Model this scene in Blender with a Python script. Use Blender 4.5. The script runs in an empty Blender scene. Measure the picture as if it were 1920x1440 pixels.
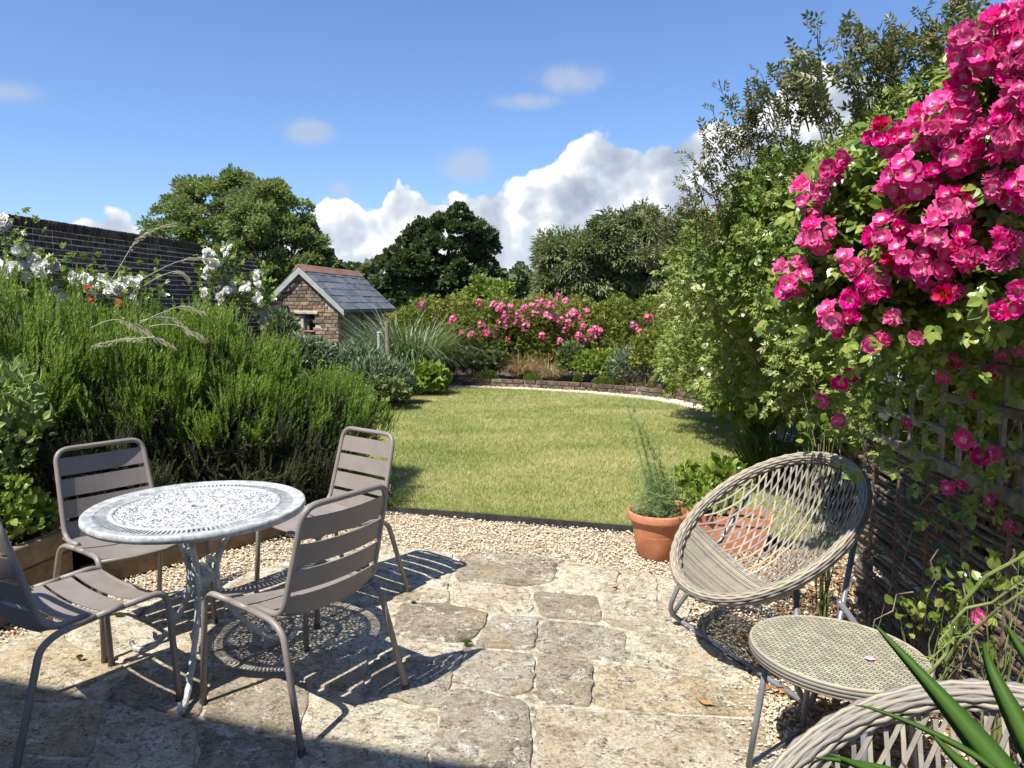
import bpy, math, random
import numpy as np
from mathutils import Matrix, Vector
random.seed(7)
RNG = np.random.default_rng(7)
scene = bpy.context.scene
COL = scene.collection
PI = math.pi

# ------------------------------------------------------------------ camera
CAM_H, FPX = 1.57, 1400.0
PITCH = math.atan(150 / FPX)
cam = bpy.data.objects.new('camera', bpy.data.cameras.new('camera'))
COL.objects.link(cam)
cam.location = (0, 0, CAM_H)
cam.rotation_euler = (PI / 2 - PITCH, 0, 0)
cam.data.sensor_width = 36
cam.data.lens = FPX / 1920 * 36
cam.data.clip_start = 0.05
cam.data.clip_end = 3000
scene.camera = cam

# ------------------------------------------------------------------ light
SUN_EL = math.radians(57.0)
SUN_AZ = math.atan2(-.66, -.75)          # direction TO the sun, clockwise from +Y
sun = bpy.data.objects.new('sun', bpy.data.lights.new('sun', 'SUN'))
COL.objects.link(sun)
sun.data.energy = 4.8
sun.data.angle = math.radians(.55)
sun.data.color = (1.0, .955, .88)
tos = Vector((math.sin(SUN_AZ) * math.cos(SUN_EL), math.cos(SUN_AZ) * math.cos(SUN_EL), math.sin(SUN_EL)))
sun.rotation_euler = tos.to_track_quat('Z', 'Y').to_euler()
scene.view_settings.view_transform = 'Standard'
scene.view_settings.look = 'None'
scene.view_settings.exposure = 0.78
scene.view_settings.gamma = 1.0
scene.view_settings.use_curve_mapping = False
try:
    scene.cycles.max_bounces = 6
    scene.cycles.transparent_max_bounces = 8
    scene.cycles.sample_clamp_indirect = 4
except Exception:
    pass


class NT:
    """small helper for node expressions"""
    def __init__(s, tree):
        s.t = tree; s.n = tree.nodes; s.l = tree.links
    def new(s, typ, **kw):
        n = s.n.new(typ)
        for k, v in kw.items():
            setattr(n, k, v)
        return n
    def put(s, sock, v):
        if hasattr(v, 'is_output') or isinstance(v, bpy.types.NodeSocket):
            s.l.new(v, sock)
        elif v is not None:
            if isinstance(v, (tuple, list)) and len(v) == 3 and sock.type == 'RGBA':
                v = (*v, 1)
            sock.default_value = v
    def m(s, op, a, b=None, c=None, clamp=False):
        n = s.new('ShaderNodeMath', operation=op, use_clamp=clamp)
        s.put(n.inputs[0], a)
        if b is not None: s.put(n.inputs[1], b)
        if c is not None: s.put(n.inputs[2], c)
        return n.outputs[0]
    def vm(s, op, a, b=None):
        n = s.new('ShaderNodeVectorMath', operation=op)
        s.put(n.inputs[0], a)
        if b is not None: s.put(n.inputs[1], b)
        return n.outputs[0]
    def noise(s, vec, scale, detail=4, rough=.55, dist=0, dim='3D'):
        n = s.new('ShaderNodeTexNoise', noise_dimensions=dim)
        if vec is not None: s.l.new(vec, n.inputs['Vector'])
        n.inputs['Scale'].default_value = scale
        n.inputs['Detail'].default_value = detail
        n.inputs['Roughness'].default_value = rough
        n.inputs['Distortion'].default_value = dist
        return n.outputs['Fac']
    def ramp(s, f, stops, interp='LINEAR'):
        n = s.new('ShaderNodeValToRGB')
        cr = n.color_ramp; cr.interpolation = interp
        while len(cr.elements) < len(stops): cr.elements.new(.5)
        for e, (p, c) in zip(cr.elements, stops):
            e.position = p
            e.color = (c, c, c, 1) if isinstance(c, (int, float)) else (*c, 1)
        s.put(n.inputs[0], f)
        return n.outputs[0]
    def mix(s, f, a, b, mode='MIX'):
        n = s.new('ShaderNodeMix', data_type='RGBA', blend_type=mode)
        s.put(n.inputs[0], f); s.put(n.inputs[6], a); s.put(n.inputs[7], b)
        return n.outputs[2]
    def smooth(s, v, lo, hi):
        n = s.new('ShaderNodeMapRange', interpolation_type='SMOOTHSTEP')
        s.put(n.inputs[0], v); n.inputs[1].default_value = lo; n.inputs[2].default_value = hi
        return n.outputs[0]


# ------------------------------------------------------------------ sky
world = bpy.data.worlds.new('World'); scene.world = world
world.use_nodes = True
w = NT(world.node_tree); w.n.clear()
sky = w.new('ShaderNodeTexSky', sky_type='NISHITA')
sky.sun_disc = False
sky.sun_elevation = SUN_EL
sky.sun_rotation = SUN_AZ
sky.altitude = 50; sky.air_density = 1.0; sky.dust_density = .55; sky.ozone_density = 2.6
tc = w.new('ShaderNodeTexCoord')
sep = w.new('ShaderNodeSeparateXYZ'); w.l.new(tc.outputs['Generated'], sep.inputs[0])
az = w.m('ARCTAN2', sep.outputs[0], sep.outputs[1])
el = w.m('ARCSINE', sep.outputs[2])
comb = w.new('ShaderNodeCombineXYZ'); w.l.new(az, comb.inputs[0]); w.l.new(el, comb.inputs[1])
P2 = comb.outputs[0]
comb2 = w.new('ShaderNodeCombineXYZ')
w.l.new(w.m('ADD', az, .022), comb2.inputs[0]); w.l.new(w.m('SUBTRACT', el, .026), comb2.inputs[1])
P2s = comb2.outputs[0]
curve = w.new('ShaderNodeFloatCurve')
cpx = [(-PI, .16), (-2.0, .1), (-1.1, .13), (-.72, .05)]
for x, y in [(0, 545), (120, 440), (200, 398), (265, 420), (330, 500), (520, 480), (575, 392), (650, 380), (705, 392), (745, 335), (775, 322), (805, 372),
             (880, 362), (960, 350), (1020, 318), (1065, 262), (1115, 240), (1165, 262), (1200, 285), (1260, 258), (1330, 252),
             (1420, 200), (1520, 150), (1620, 150), (1720, 210), (1850, 300)]:
    a_ = math.atan((x - 960) / 1400)
    cpx.append((a_, math.atan((575 - y) / 1400 * math.cos(a_))))
cpx += [(.75, .17), (1.3, .2), (2.2, .12), (PI, .16)]
cm = curve.mapping
cu = cm.curves[0]
while len(cu.points) < len(cpx): cu.points.new(.5, .5)
for p_, (a_, e_) in zip(cu.points, cpx):
    p_.location = ((a_ + PI) / (2 * PI), e_ * 2); p_.handle_type = 'AUTO_CLAMPED'
cm.update()
w.put(curve.inputs['Value'], w.m('MULTIPLY_ADD', az, 1 / (2 * PI), .5))
env = w.m('MULTIPLY', curve.outputs[0], .5)
def cloudn(P):
    a = w.noise(P, 9, 8, .5, .1)
    wv = w.new('ShaderNodeTexNoise'); w.l.new(P, wv.inputs['Vector']); wv.inputs['Scale'].default_value = 12; wv.inputs['Detail'].default_value = 4
    Pw = w.vm('ADD', P, w.vm('MULTIPLY', wv.outputs['Color'], (.05, .05, 0)))
    out = w.m('MULTIPLY', w.m('SUBTRACT', a, .5), .9)
    for sc, am in ((17, .55), (40, .30), (90, .12)):
        b = w.new('ShaderNodeTexVoronoi', feature='F1'); w.l.new(Pw, b.inputs['Vector'])
        b.inputs['Scale'].default_value = sc
        out = w.m('ADD', out, w.m('MULTIPLY', w.m('SUBTRACT', .38, b.outputs['Distance']), am))
    return out
n1, n2 = cloudn(P2), cloudn(P2s)
depth = w.m('MULTIPLY_ADD', n1, .050, w.m('SUBTRACT', env, el))
mask = w.smooth(depth, -.002, .006)
# soft detached puffs
puffs = [(1065, 165, 62, 26), (595, 260, 42, 22), (880, 318, 50, 30), (645, 362, 20, 14), (25, 185, 55, 18), (1680, 8, 30, 14), (990, 205, 60, 14)]
pm = None
for x, y, rx, ry in puffs:
    a_ = math.atan((x - 960) / 1400); e_ = math.atan((570 - y) / 1400 * math.cos(a_))
    dx = w.m('DIVIDE', w.m('SUBTRACT', az, a_), rx / 1400)
    dy = w.m('DIVIDE', w.m('SUBTRACT', el, e_), ry / 1400)
    r2 = w.m('ADD', w.m('MULTIPLY', dx, dx), w.m('MULTIPLY', dy, dy))
    g = w.m('EXPONENT', w.m('MULTIPLY', r2, -.9))
    pm = g if pm is None else w.m('MAXIMUM', pm, g)
wis = w.noise(P2, 16, 6, .6, .5)
pmask = w.m('MULTIPLY', w.smooth(w.m('MULTIPLY', pm, w.m('MULTIPLY_ADD', wis, 1.9, -.15)), .12, .75), .62)
lit = w.m('MULTIPLY_ADD', w.m('SUBTRACT', n1, n2), 2.2, .48)
edge = w.smooth(depth, .035, .0)
big = w.noise(P2, 6.5, 4, .55)
big2 = w.m('MULTIPLY', w.smooth(big, .4, .62), .40)
shade = w.m('ADD', w.m('MULTIPLY', lit, .55), w.m('ADD', w.m('MULTIPLY', edge, .36), big2), clamp=True)
ccol = w.ramp(shade, [(.0, (.25, .29, .37)), (.3, (.34, .38, .45)), (.55, (.44, .475, .53)), (.75, (.60, .61, .63)), (1, (.72, .72, .715))])
# clouds soften into the bright low air
ccol = w.mix(w.m('MULTIPLY', w.smooth(el, .12, -.01), .35), ccol, (.40, .46, .53))
skyc = w.mix(1.0, sky.outputs[0], (.074, .086, .108), 'MULTIPLY')
c1 = w.mix(pmask, skyc, (.33, .37, .44))
c2 = w.mix(mask, c1, ccol)
bgn = w.new('ShaderNodeBackground'); bgn.inputs['Strength'].default_value = 1.0
# the Nishita colour is scaled to about 0.13 above; the clouds are mixed in after that scaling
w.l.new(c2, bgn.inputs[0])
wo = w.new('ShaderNodeOutputWorld'); w.l.new(bgn.outputs[0], wo.inputs[0])


# ------------------------------------------------------------------ helpers
def G(px, py, z=0.0):
    """photo pixel -> point of the horizontal plane at height z"""
    v = (py - 720) / FPX
    t = (CAM_H - z) / (math.sin(PITCH) + v * math.cos(PITCH))
    return np.array([(px - 960) / FPX * t, t * (math.cos(PITCH) - v * math.sin(PITCH)), z])
def P(px, py, D):
    """photo pixel -> point at ground distance D"""
    v = (py - 720) / FPX
    t = D / (math.cos(PITCH) - v * math.sin(PITCH))
    return np.array([(px - 960) / FPX * t, D, CAM_H - t * (math.sin(PITCH) + v * math.cos(PITCH))])

class MB:
    def __init__(s): s.v = []; s.f = []; s.n = 0
    def add(s, vs, fs):
        b = s.n
        s.v.extend([tuple(map(float, q)) for q in vs]); s.n += len(vs)
        s.f.extend([tuple(i + b for i in f) for f in fs])
        return s
    def box(s, c, size, M=None, jit=0, taper=None):
        hx, hy, hz = [q / 2 for q in size]
        vs = [Vector((x * hx, y * hy, z * hz)) for z in (-1, 1) for y in (-1, 1) for x in (-1, 1)]
        if jit: vs = [q + Vector([random.uniform(-jit, jit) for _ in range(3)]) for q in vs]
        if M is not None: vs = [M @ q for q in vs]
        vs = [q + Vector(c) for q in vs]
        return s.add(vs, [(0, 2, 3, 1), (4, 5, 7, 6), (0, 1, 5, 4), (2, 6, 7, 3), (0, 4, 6, 2), (1, 3, 7, 5)])
    def cbox(s, c, size, M=None, b=.004, jit=0):
        """box with chamfered edges (24 vertices)"""
        h = [q / 2 for q in size]; b = min(b, min(h) * .8)
        vs = []; idx = {}
        sg = (-1, 1)
        for a in range(3):
            for sx in sg:
                for sy in sg:
                    for sz in sg:
                        q = [sx * h[0], sy * h[1], sz * h[2]]
                        for k in range(3):
                            if k != a: q[k] -= (sx, sy, sz)[k] * b
                        idx[(a, sx, sy, sz)] = len(vs); vs.append(Vector(q))
        if jit:
            jt = {}
            for (a, sx, sy, sz), i in idx.items():
                d = jt.setdefault((sx, sy, sz), Vector([random.uniform(-jit, jit) for _ in range(3)]))
                vs[i] = vs[i] + d
        I = lambda a, x, y, z: idx[(a, x, y, z)]
        fs = []
        for a in range(3):
            for q in sg:
                o = [(-1, -1), (1, -1), (1, 1), (-1, 1)]
                def k(u, v_):
                    r = [0, 0, 0]; r[a] = q; r[(a + 1) % 3] = u; r[(a + 2) % 3] = v_; return r
                f = [I(a, *k(u, v_)) for u, v_ in o]
                fs.append(tuple(f if q > 0 else f[::-1]))
        for a in range(3):       # edge chamfers run along axis a
            b1, b2 = (a + 1) % 3, (a + 2) % 3
            for u in sg:
                for v_ in sg:
                    def k(t):
                        r = [0, 0, 0]; r[a] = t; r[b1] = u; r[b2] = v_; return r
                    f = [I(b1, *k(-1)), I(b1, *k(1)), I(b2, *k(1)), I(b2, *k(-1))]
                    fs.append(tuple(f if u * v_ < 0 else f[::-1]))
        for x in sg:
            for y in sg:
                for z in sg:
                    f = [I(0, x, y, z), I(1, x, y, z), I(2, x, y, z)]
                    fs.append(tuple(f if x * y * z > 0 else f[::-1]))
        if M is not None: vs = [M @ q for q in vs]
        return s.add([q + Vector(c) for q in vs], fs)
    def tube(s, pts, r, n=8, closed=False, cap=True):
        pts = [Vector(p) for p in pts]; m = len(pts)
        rs = r if isinstance(r, (list, tuple, np.ndarray)) else [r] * m
        up = None; rings = []
        for i in range(m):
            if closed: d = pts[(i + 1) % m] - pts[i - 1]
            else: d = pts[min(i + 1, m - 1)] - pts[max(i - 1, 0)]
            if d.length < 1e-9: d = Vector((0, 0, 1))
            d.normalize()
            if up is None:
                up = Vector((0, 0, 1)) if abs(d.z) < .9 else Vector((0, 1, 0))
            a = (up - d * up.dot(d))
            if a.length < 1e-6: a = d.orthogonal()
            a.normalize(); up = a; b = d.cross(a)
            rings.append([pts[i] + (a * math.cos(2 * PI * k / n) + b * math.sin(2 * PI * k / n)) * rs[i] for k in range(n)])
        vs = [q for R in rings for q in R]; fs = []
        for i in range(m if closed else m - 1):
            j = (i + 1) % m
            for k in range(n):
                k2 = (k + 1) % n
                fs.append((i * n + k, i * n + k2, j * n + k2, j * n + k))
        if not closed and cap:
            fs.append(tuple(range(n))[::-1]); fs.append(tuple((m - 1) * n + k for k in range(n)))
        return s.add(vs, fs)
    def lathe(s, prof, n=32, c=(0, 0, 0)):
        vs = []; fs = []
        for r, z in prof:
            for k in range(n):
                a = 2 * PI * k / n
                vs.append((c[0] + r * math.cos(a), c[1] + r * math.sin(a), c[2] + z))
        for i in range(len(prof) - 1):
            for k in range(n):
                k2 = (k + 1) % n
                fs.append((i * n + k, i * n + k2, (i + 1) * n + k2, (i + 1) * n + k))
        return s.add(vs, fs)
    def mesh(s, name, smooth=False):
        me = bpy.data.meshes.new(name); me.from_pydata(s.v, [], s.f)
        if smooth: me.shade_smooth()
        me.update()
        return me

def np_mesh(name, V, F, smooth=False):
    me = bpy.data.meshes.new(name)
    V = np.ascontiguousarray(V, dtype=np.float32); F = np.ascontiguousarray(F, dtype=np.int32)
    k = F.shape[1]
    me.vertices.add(len(V)); me.vertices.foreach_set('co', V.ravel())
    me.loops.add(F.size); me.loops.foreach_set('vertex_index', F.ravel())
    me.polygons.add(len(F)); me.polygons.foreach_set('loop_start', np.arange(0, F.size, k, dtype=np.int32))
    me.polygons.foreach_set('loop_total', np.full(len(F), k, dtype=np.int32))
    me.polygons.foreach_set('use_smooth', np.full(len(F), smooth, dtype=bool))
    me.update(calc_edges=True)
    return me

def props(o, label=None, cat=None, group=None, kind=None):
    if label: o['label'] = label
    if cat: o['category'] = cat
    if group: o['group'] = group
    if kind: o['kind'] = kind
    return o
def root(name, label, cat, loc=(0, 0, 0), rotz=0, group=None):
    o = bpy.data.objects.new(name, None); COL.objects.link(o)
    o.empty_display_size = .1
    o.location = loc; o.rotation_euler = (0, 0, rotz)
    return props(o, label, cat, group)
def add(name, me, mat=None, parent=None, world=False, loc=None, kind=None, smooth=False):
    if isinstance(me, MB): me = me.mesh(name, smooth)
    if mat is not None and not me.materials: me.materials.append(mat)
    o = bpy.data.objects.new(name, me); COL.objects.link(o)
    if parent is not None:
        o.parent = parent
        if world:
            Mx = Matrix.Translation(parent.location) @ Matrix.Rotation(parent.rotation_euler.z, 4, 'Z')
            o.matrix_parent_inverse = Mx.inverted()
    if loc is not None: o.location = loc
    if kind: o['kind'] = kind
    return o
def copy_tree(o, parent=None):
    c = o.copy(); COL.objects.link(c)
    if parent is not None: c.parent = parent
    for ch in list(o.children): copy_tree(ch, c)
    return c

# ------------------------------------------------------------------ materials
def newmat(name):
    m = bpy.data.materials.new(name); m.use_nodes = True
    t = NT(m.node_tree); t.n.clear()
    out = t.new('ShaderNodeOutputMaterial')
    b = t.new('ShaderNodeBsdfPrincipled'); t.l.new(b.outputs[0], out.inputs[0])
    return m, t, b, out
def coords(t, kind='Object'):
    return t.new('ShaderNodeTexCoord').outputs[kind]
def bumpnode(t, b, h, strength=.5, dist=.01, prev=None):
    n = t.new('ShaderNodeBump'); n.inputs['Strength'].default_value = strength; n.inputs['Distance'].default_value = dist
    t.put(n.inputs['Height'], h)
    if prev is not None: t.l.new(prev, n.inputs['Normal'])
    t.l.new(n.outputs[0], b.inputs['Normal'])
    return n.outputs[0]
def mottled(name, stops, scale=10, rough=.8, bump=.4, bdist=.004, detail=6, objrand=0, spec=.3, metallic=0, fine=None, rand_off=False):
    m, t, b, o = newmat(name)
    v = coords(t)
    if rand_off or objrand:
        oi = t.new('ShaderNodeObjectInfo')
        cx = t.new('ShaderNodeCombineXYZ')
        for k in range(3): t.l.new(t.m('MULTIPLY', oi.outputs['Random'], (37., 91., 53.)[k]), cx.inputs[k])
        v = t.vm('ADD', v, cx.outputs[0])
    f = t.noise(v, scale, detail, .6, .3)
    c = t.ramp(f, stops)
    if objrand:
        hs = t.new('ShaderNodeHueSaturation')
        t.l.new(t.m('MULTIPLY_ADD', oi.outputs['Random'], objrand, 1 - objrand * .5), hs.inputs['Value'])
        t.l.new(t.m('MULTIPLY_ADD', t.m('FRACT', t.m('MULTIPLY', oi.outputs['Random'], 13.7)), objrand * .6, 1 - objrand * .3), hs.inputs['Saturation'])
        t.l.new(c, hs.inputs['Color']); c = hs.outputs[0]
    t.put(b.inputs['Base Color'], c)
    b.inputs['Roughness'].default_value = rough; b.inputs['Metallic'].default_value = metallic
    b.inputs['Specular IOR Level'].default_value = spec
    if bump: bumpnode(t, b, t.noise(v, (fine or scale * 4), 5, .6), bump, bdist)
    return m
def leafmat(name, cols, trans=.3, rough=.45, spec=.35, patch=None, tcol=None):
    """colour differs at random from leaf to leaf"""
    m, t, b, out = newmat(name)
    g = t.new('ShaderNodeNewGeometry')
    stops = [(i / max(1, len(cols) - 1), c) for i, c in enumerate(cols)]
    r = g.outputs['Random Per Island']
    if patch:
        nz = t.noise(coords(t), patch, 3, .5)
        r = t.m('ADD', t.m('MULTIPLY', r, .55), t.m('MULTIPLY', t.smooth(nz, .35, .65), .45))
    c = t.ramp(r, stops)
    t.l.new(c, b.inputs['Base Color'])
    b.inputs['Roughness'].default_value = rough
    b.inputs['Specular IOR Level'].default_value = spec
    tr = t.new('ShaderNodeBsdfTranslucent')
    t.l.new(t.mix(.5, c, tcol or (.25, .35, .04)), tr.inputs[0])
    ms = t.new('ShaderNodeMixShader'); ms.inputs[0].default_value = trans
    t.l.new(b.outputs[0], ms.inputs[1]); t.l.new(tr.outputs[0], ms.inputs[2])
    t.l.new(ms.outputs[0], out.inputs[0])
    return m

M = {}
# limestone paving
def stone_mat():
    m, t, b, o = newmat('limestone')
    v0 = coords(t)
    oi = t.new('ShaderNodeObjectInfo')
    cx = t.new('ShaderNodeCombineXYZ')
    for k in range(3): t.l.new(t.m('MULTIPLY', oi.outputs['Random'], (7., 11., 5.)[k]), cx.inputs[k])
    v = t.vm('ADD', v0, cx.outputs[0])
    big = t.noise(v, 3.2, 5, .65, .8)
    c = t.ramp(big, [(.28, (.34, .29, .215)), (.40, (.48, .42, .31)), (.50, (.60, .535, .41)), (.60, (.70, .64, .51)), (.75, (.50, .42, .29))])
    tone = t.ramp(oi.outputs['Random'], [(0, (1.08, 1.02, .94)), (.25, (.80, .78, .76)), (.45, (1.02, .93, .78)), (.62, (1.12, 1.10, 1.04)), (.8, (.68, .64, .60)), (1, (1.02, .98, .92))], 'CONSTANT')
    c = t.mix(1.0, c, tone, 'MULTIPLY')
    pale = t.noise(v, 9, 9, .78, .6)
    c = t.mix(t.m('MULTIPLY', t.smooth(pale, .52, .62), .85), c, (.80, .75, .63))
    grime = t.noise(v, 26, 9, .78, .3)
    c = t.mix(t.m('MULTIPLY', t.smooth(grime, .51, .60), .72), c, (.135, .112, .082))
    vo = t.new('ShaderNodeTexVoronoi'); t.l.new(v, vo.inputs['Vector']); vo.inputs['Scale'].default_value = 55
    vo.inputs['Randomness'].default_value = 1
    spots = t.m('MULTIPLY', t.smooth(vo.outputs['Distance'], .32, .16), t.smooth(t.noise(v, 9, 3), .47, .60))
    c = t.mix(t.m('MULTIPLY', spots, .8), c, (.09, .082, .07))
    fine = t.noise(v, 75, 8, .85)
    c = t.mix(.8, c, t.ramp(fine, [(.36, .30), (.5, .98), (.62, 1.35)]), 'MULTIPLY')
    ve = t.new('ShaderNodeTexVoronoi', feature='DISTANCE_TO_EDGE'); t.l.new(t.vm('ADD', v, t.new('ShaderNodeTexNoise').outputs['Color']), ve.inputs['Vector']); ve.inputs['Scale'].default_value = 3.0
    crack = t.m('MULTIPLY', t.smooth(ve.outputs['Distance'], .012, .002), t.smooth(t.noise(v, 3, 2), .50, .56))
    c = t.mix(t.m('MULTIPLY', crack, .85), c, (.07, .06, .05))
    och = t.noise(v, 5, 3)
    c = t.mix(t.m('MULTIPLY', t.smooth(och, .52, .70), .4), c, (.55, .40, .22))
    t.put(b.inputs['Base Color'], c)
    b.inputs['Roughness'].default_value = .9; b.inputs['Specular IOR Level'].default_value = .2
    h = t.m('ADD', t.m('MULTIPLY', t.noise(v, 14, 10, .78), 1.5), t.m('ADD', t.m('MULTIPLY', fine, .3), t.m('ADD', t.m('MULTIPLY', spots, -.25), t.m('MULTIPLY', crack, -.6))))
    bumpnode(t, b, h, 1.0, .022)
    return m
M['stone'] = stone_mat()
M['mortar'] = mottled('lime_mortar', [(.32, (.16, .13, .095)), (.43, (.36, .31, .23)), (.52, (.52, .46, .35)), (.62, (.66, .60, .48)), (.68, (.34, .29, .21))], 16, .95, 1.0, .02, detail=9)
M['gravelbed'] = mottled('gravel_bed', [(.3, (.17, .13, .09)), (.5, (.38, .31, .21)), (.7, (.56, .48, .35))], 60, .95, 1, .01)
M['pathbed'] = mottled('pale_path', [(.3, (.50, .45, .36)), (.5, (.66, .61, .50)), (.7, (.76, .72, .62))], 40, .95, 1, .01)
M['soil'] = mottled('garden_soil', [(.3, (.035, .024, .016)), (.55, (.09, .065, .042)), (.75, (.17, .13, .09))], 12, 1, 1, .03)
def pebble_mat():
    m, t, b, o = newmat('pebble')
    g = t.new('ShaderNodeNewGeometry')
    c = t.ramp(g.outputs['Random Per Island'], [(0, (.54, .43, .27)), (.2, (.68, .60, .45)), (.42, (.60, .49, .31)), (.6, (.76, .70, .57)), (.70, (.36, .21, .11)), (.82, (.56, .45, .30)), (.93, (.22, .18, .14)), (1, (.68, .57, .38))])
    t.l.new(c, b.inputs['Base Color']); b.inputs['Roughness'].default_value = .7
    return m
M['pebble'] = pebble_mat()
def grassbase(name, blades):
    m, t, b, out = newmat(name)
    geo = t.new('ShaderNodeNewGeometry'); v = geo.outputs['Position']
    st = t.new('ShaderNodeMapping'); st.inputs['Scale'].default_value = (.45, 1.0, 1); t.l.new(v, st.inputs[0])
    patch = t.noise(st.outputs[0], 1.1, 5, .62, .5)
    p2 = t.noise(v, 5, 4, .6)
    f = t.m('MULTIPLY_ADD', t.m('SUBTRACT', t.m('ADD', t.m('MULTIPLY', patch, .7), t.m('MULTIPLY', p2, .3)), .5), .62, .5)
    c = t.ramp(f, [(.38, (.275, .335, .10)), (.47, (.385, .425, .15)), (.54, (.49, .49, .215)), (.62, (.63, .57, .34))])
    if blades:
        r = t.ramp(geo.outputs['Random Per Island'], [(0, (.75, .82, .65)), (.45, (1, 1, 1)), (.8, (1.15, 1.1, 1.0)), (1, (1.4, 1.2, 1.35))])
        c = t.mix(1.0, c, r, 'MULTIPLY')
    else:
        fn = t.noise(v, 90, 6, .8)
        c = t.mix(1.0, c, t.ramp(fn, [(.3, .45), (.5, .85), (.7, 1.35)]), 'MULTIPLY')
        bumpnode(t, b, fn, 1, .02)
    t.l.new(c, b.inputs['Base Color']); b.inputs['Roughness'].default_value = .6; b.inputs['Specular IOR Level'].default_value = .25
    if blades:
        tr = t.new('ShaderNodeBsdfTranslucent'); t.l.new(c, tr.inputs[0])
        ms = t.new('ShaderNodeMixShader'); ms.inputs[0].default_value = .45
        t.l.new(b.outputs[0], ms.inputs[1]); t.l.new(tr.outputs[0], ms.inputs[2]); t.l.new(ms.outputs[0], out.inputs[0])
    return m
M['lawn'] = grassbase('lawn_turf', False)
M['blade'] = grassbase('grass_blade', True)
M['field'] = mottled('meadow', [(.3, (.05, .075, .02)), (.6, (.09, .12, .035)), (.8, (.14, .16, .06))], .3, 1, .3, .05)
M['edging'] = mottled('black_edging', [(.3, (.02, .02, .02)), (.7, (.055, .052, .05))], 20, .6, .2)
M['brick_dark'] = mottled('weathered_dark_brick', [(.3, (.034, .026, .021)), (.5, (.068, .050, .040)), (.62, (.125, .088, .066)), (.75, (.05, .045, .04))], 16, .95, .7, .006, objrand=.9, rand_off=True)
M['mort_dark'] = mottled('grey_mortar', [(.3, (.30, .27, .235)), (.7, (.66, .60, .53))], 9, .95, .6)
M['brick_shed'] = mottled('old_red_brown_brick', [(.3, (.12, .092, .066)), (.45, (.20, .152, .108)), (.6, (.27, .205, .145)), (.75, (.36, .30, .22))], 14, .92, .7, .006, objrand=.75, rand_off=True)
M['mort_shed'] = mottled('cream_mortar', [(.3, (.38, .32, .24)), (.7, (.62, .54, .42))], 12, .95, .6)
M['brick_edge'] = mottled('lichened_edging_brick', [(.3, (.05, .038, .03)), (.5, (.11, .078, .058)), (.65, (.18, .14, .105)), (.8, (.28, .25, .20))], 12, .95, .7, .008, objrand=.7, rand_off=True)
M['slate'] = mottled('blue_grey_slate', [(.3, (.085, .088, .092)), (.5, (.13, .135, .14)), (.7, (.19, .195, .195))], 7, .6, .5, .004, objrand=.5, rand_off=True, spec=.5)
M['ridge'] = mottled('terracotta_ridge_tile', [(.3, (.22, .11, .075)), (.6, (.34, .18, .125)), (.8, (.33, .25, .18))], 9, .9, .5, .004, objrand=.4, rand_off=True)
M['barge'] = mottled('sage_painted_board', [(.3, (.30, .33, .30)), (.7, (.42, .45, .40))], 8, .6, .2)
M['door'] = mottled('grey_green_door_paint', [(.3, (.12, .14, .13)), (.7, (.20, .22, .20))], 8, .6, .3)
M['iron'] = mottled('black_iron', [(.3, (.015, .015, .015)), (.7, (.04, .035, .03))], 30, .5, .3)
M['render'] = mottled('old_lime_render', [(.3, (.30, .25, .18)), (.5, (.46, .40, .30)), (.7, (.58, .53, .43))], 5, .95, .7, .01)
M['housebrick'] = mottled('house_brick', [(.3, (.20, .10, .07)), (.7, (.34, .18, .12))], 10, .9, .6)
M['wood_old'] = mottled('silvered_timber', [(.3, (.12, .10, .07)), (.5, (.21, .185, .135)), (.7, (.31, .28, .21))], 18, .85, .7, .003, rand_off=True, objrand=.3)
M['wood_new'] = mottled('sawn_sleeper', [(.3, (.11, .072, .036)), (.5, (.20, .135, .07)), (.7, (.29, .205, .115))], 9, .85, .6, .004, rand_off=True, objrand=.3)
M['twig'] = mottled('hazel_rod', [(.3, (.06, .043, .03)), (.5, (.13, .095, .066)), (.7, (.22, .175, .125))], 25, .9, .6, .003, rand_off=True, objrand=.6)
M['bark'] = mottled('bark', [(.3, (.07, .055, .04)), (.7, (.19, .155, .115))], 12, .95, .9, .02)
M['stem'] = mottled('green_stem', [(.3, (.11, .15, .04)), (.7, (.24, .28, .09))], 12, .6, .3)
M['stem_brown'] = mottled('brown_stem', [(.3, (.10, .065, .035)), (.7, (.24, .18, .10))], 12, .8, .3)
M['terracotta'] = mottled('terracotta_pot', [(.25, (.33, .11, .055)), (.5, (.46, .175, .09)), (.75, (.56, .27, .16))], 7, .65, .25, .002, rand_off=True)
M['taupe'] = mottled('taupe_powder_coat', [(.35, (.205, .178, .158)), (.62, (.235, .205, .182)), (.72, (.27, .24, .21))], 9, .45, .15, .001, fine=220, spec=.45)
M['frame_grey'] = mottled('grey_tube', [(.3, (.17, .18, .20)), (.7, (.27, .28, .30))], 20, .38, .05, spec=.5, metallic=.3)
M['foot'] = mottled('plastic_foot', [(.3, (.05, .045, .04)), (.7, (.07, .065, .06))], 20, .6, 0)
def castmat():
    m, t, b, o = newmat('flaking_white_cast_metal')
    v = coords(t)
    f = t.noise(v, 18, 9, .72, .3)
    c = t.ramp(f, [(.34, (.22, .235, .235)), (.48, (.36, .375, .37)), (.56, (.46, .47, .46)), (.66, (.60, .60, .58))])
    f2 = t.noise(v, 70, 4, .6)
    c = t.mix(t.m('MULTIPLY', t.smooth(f2, .58, .68), .7), c, (.17, .17, .165))
    t.l.new(c, b.inputs['Base Color']); b.inputs['Roughness'].default_value = .6
    b.inputs['Metallic'].default_value = 0
    bumpnode(t, b, t.noise(v, 60, 4), .6, .002)
    return m
M['cast'] = castmat()
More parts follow.
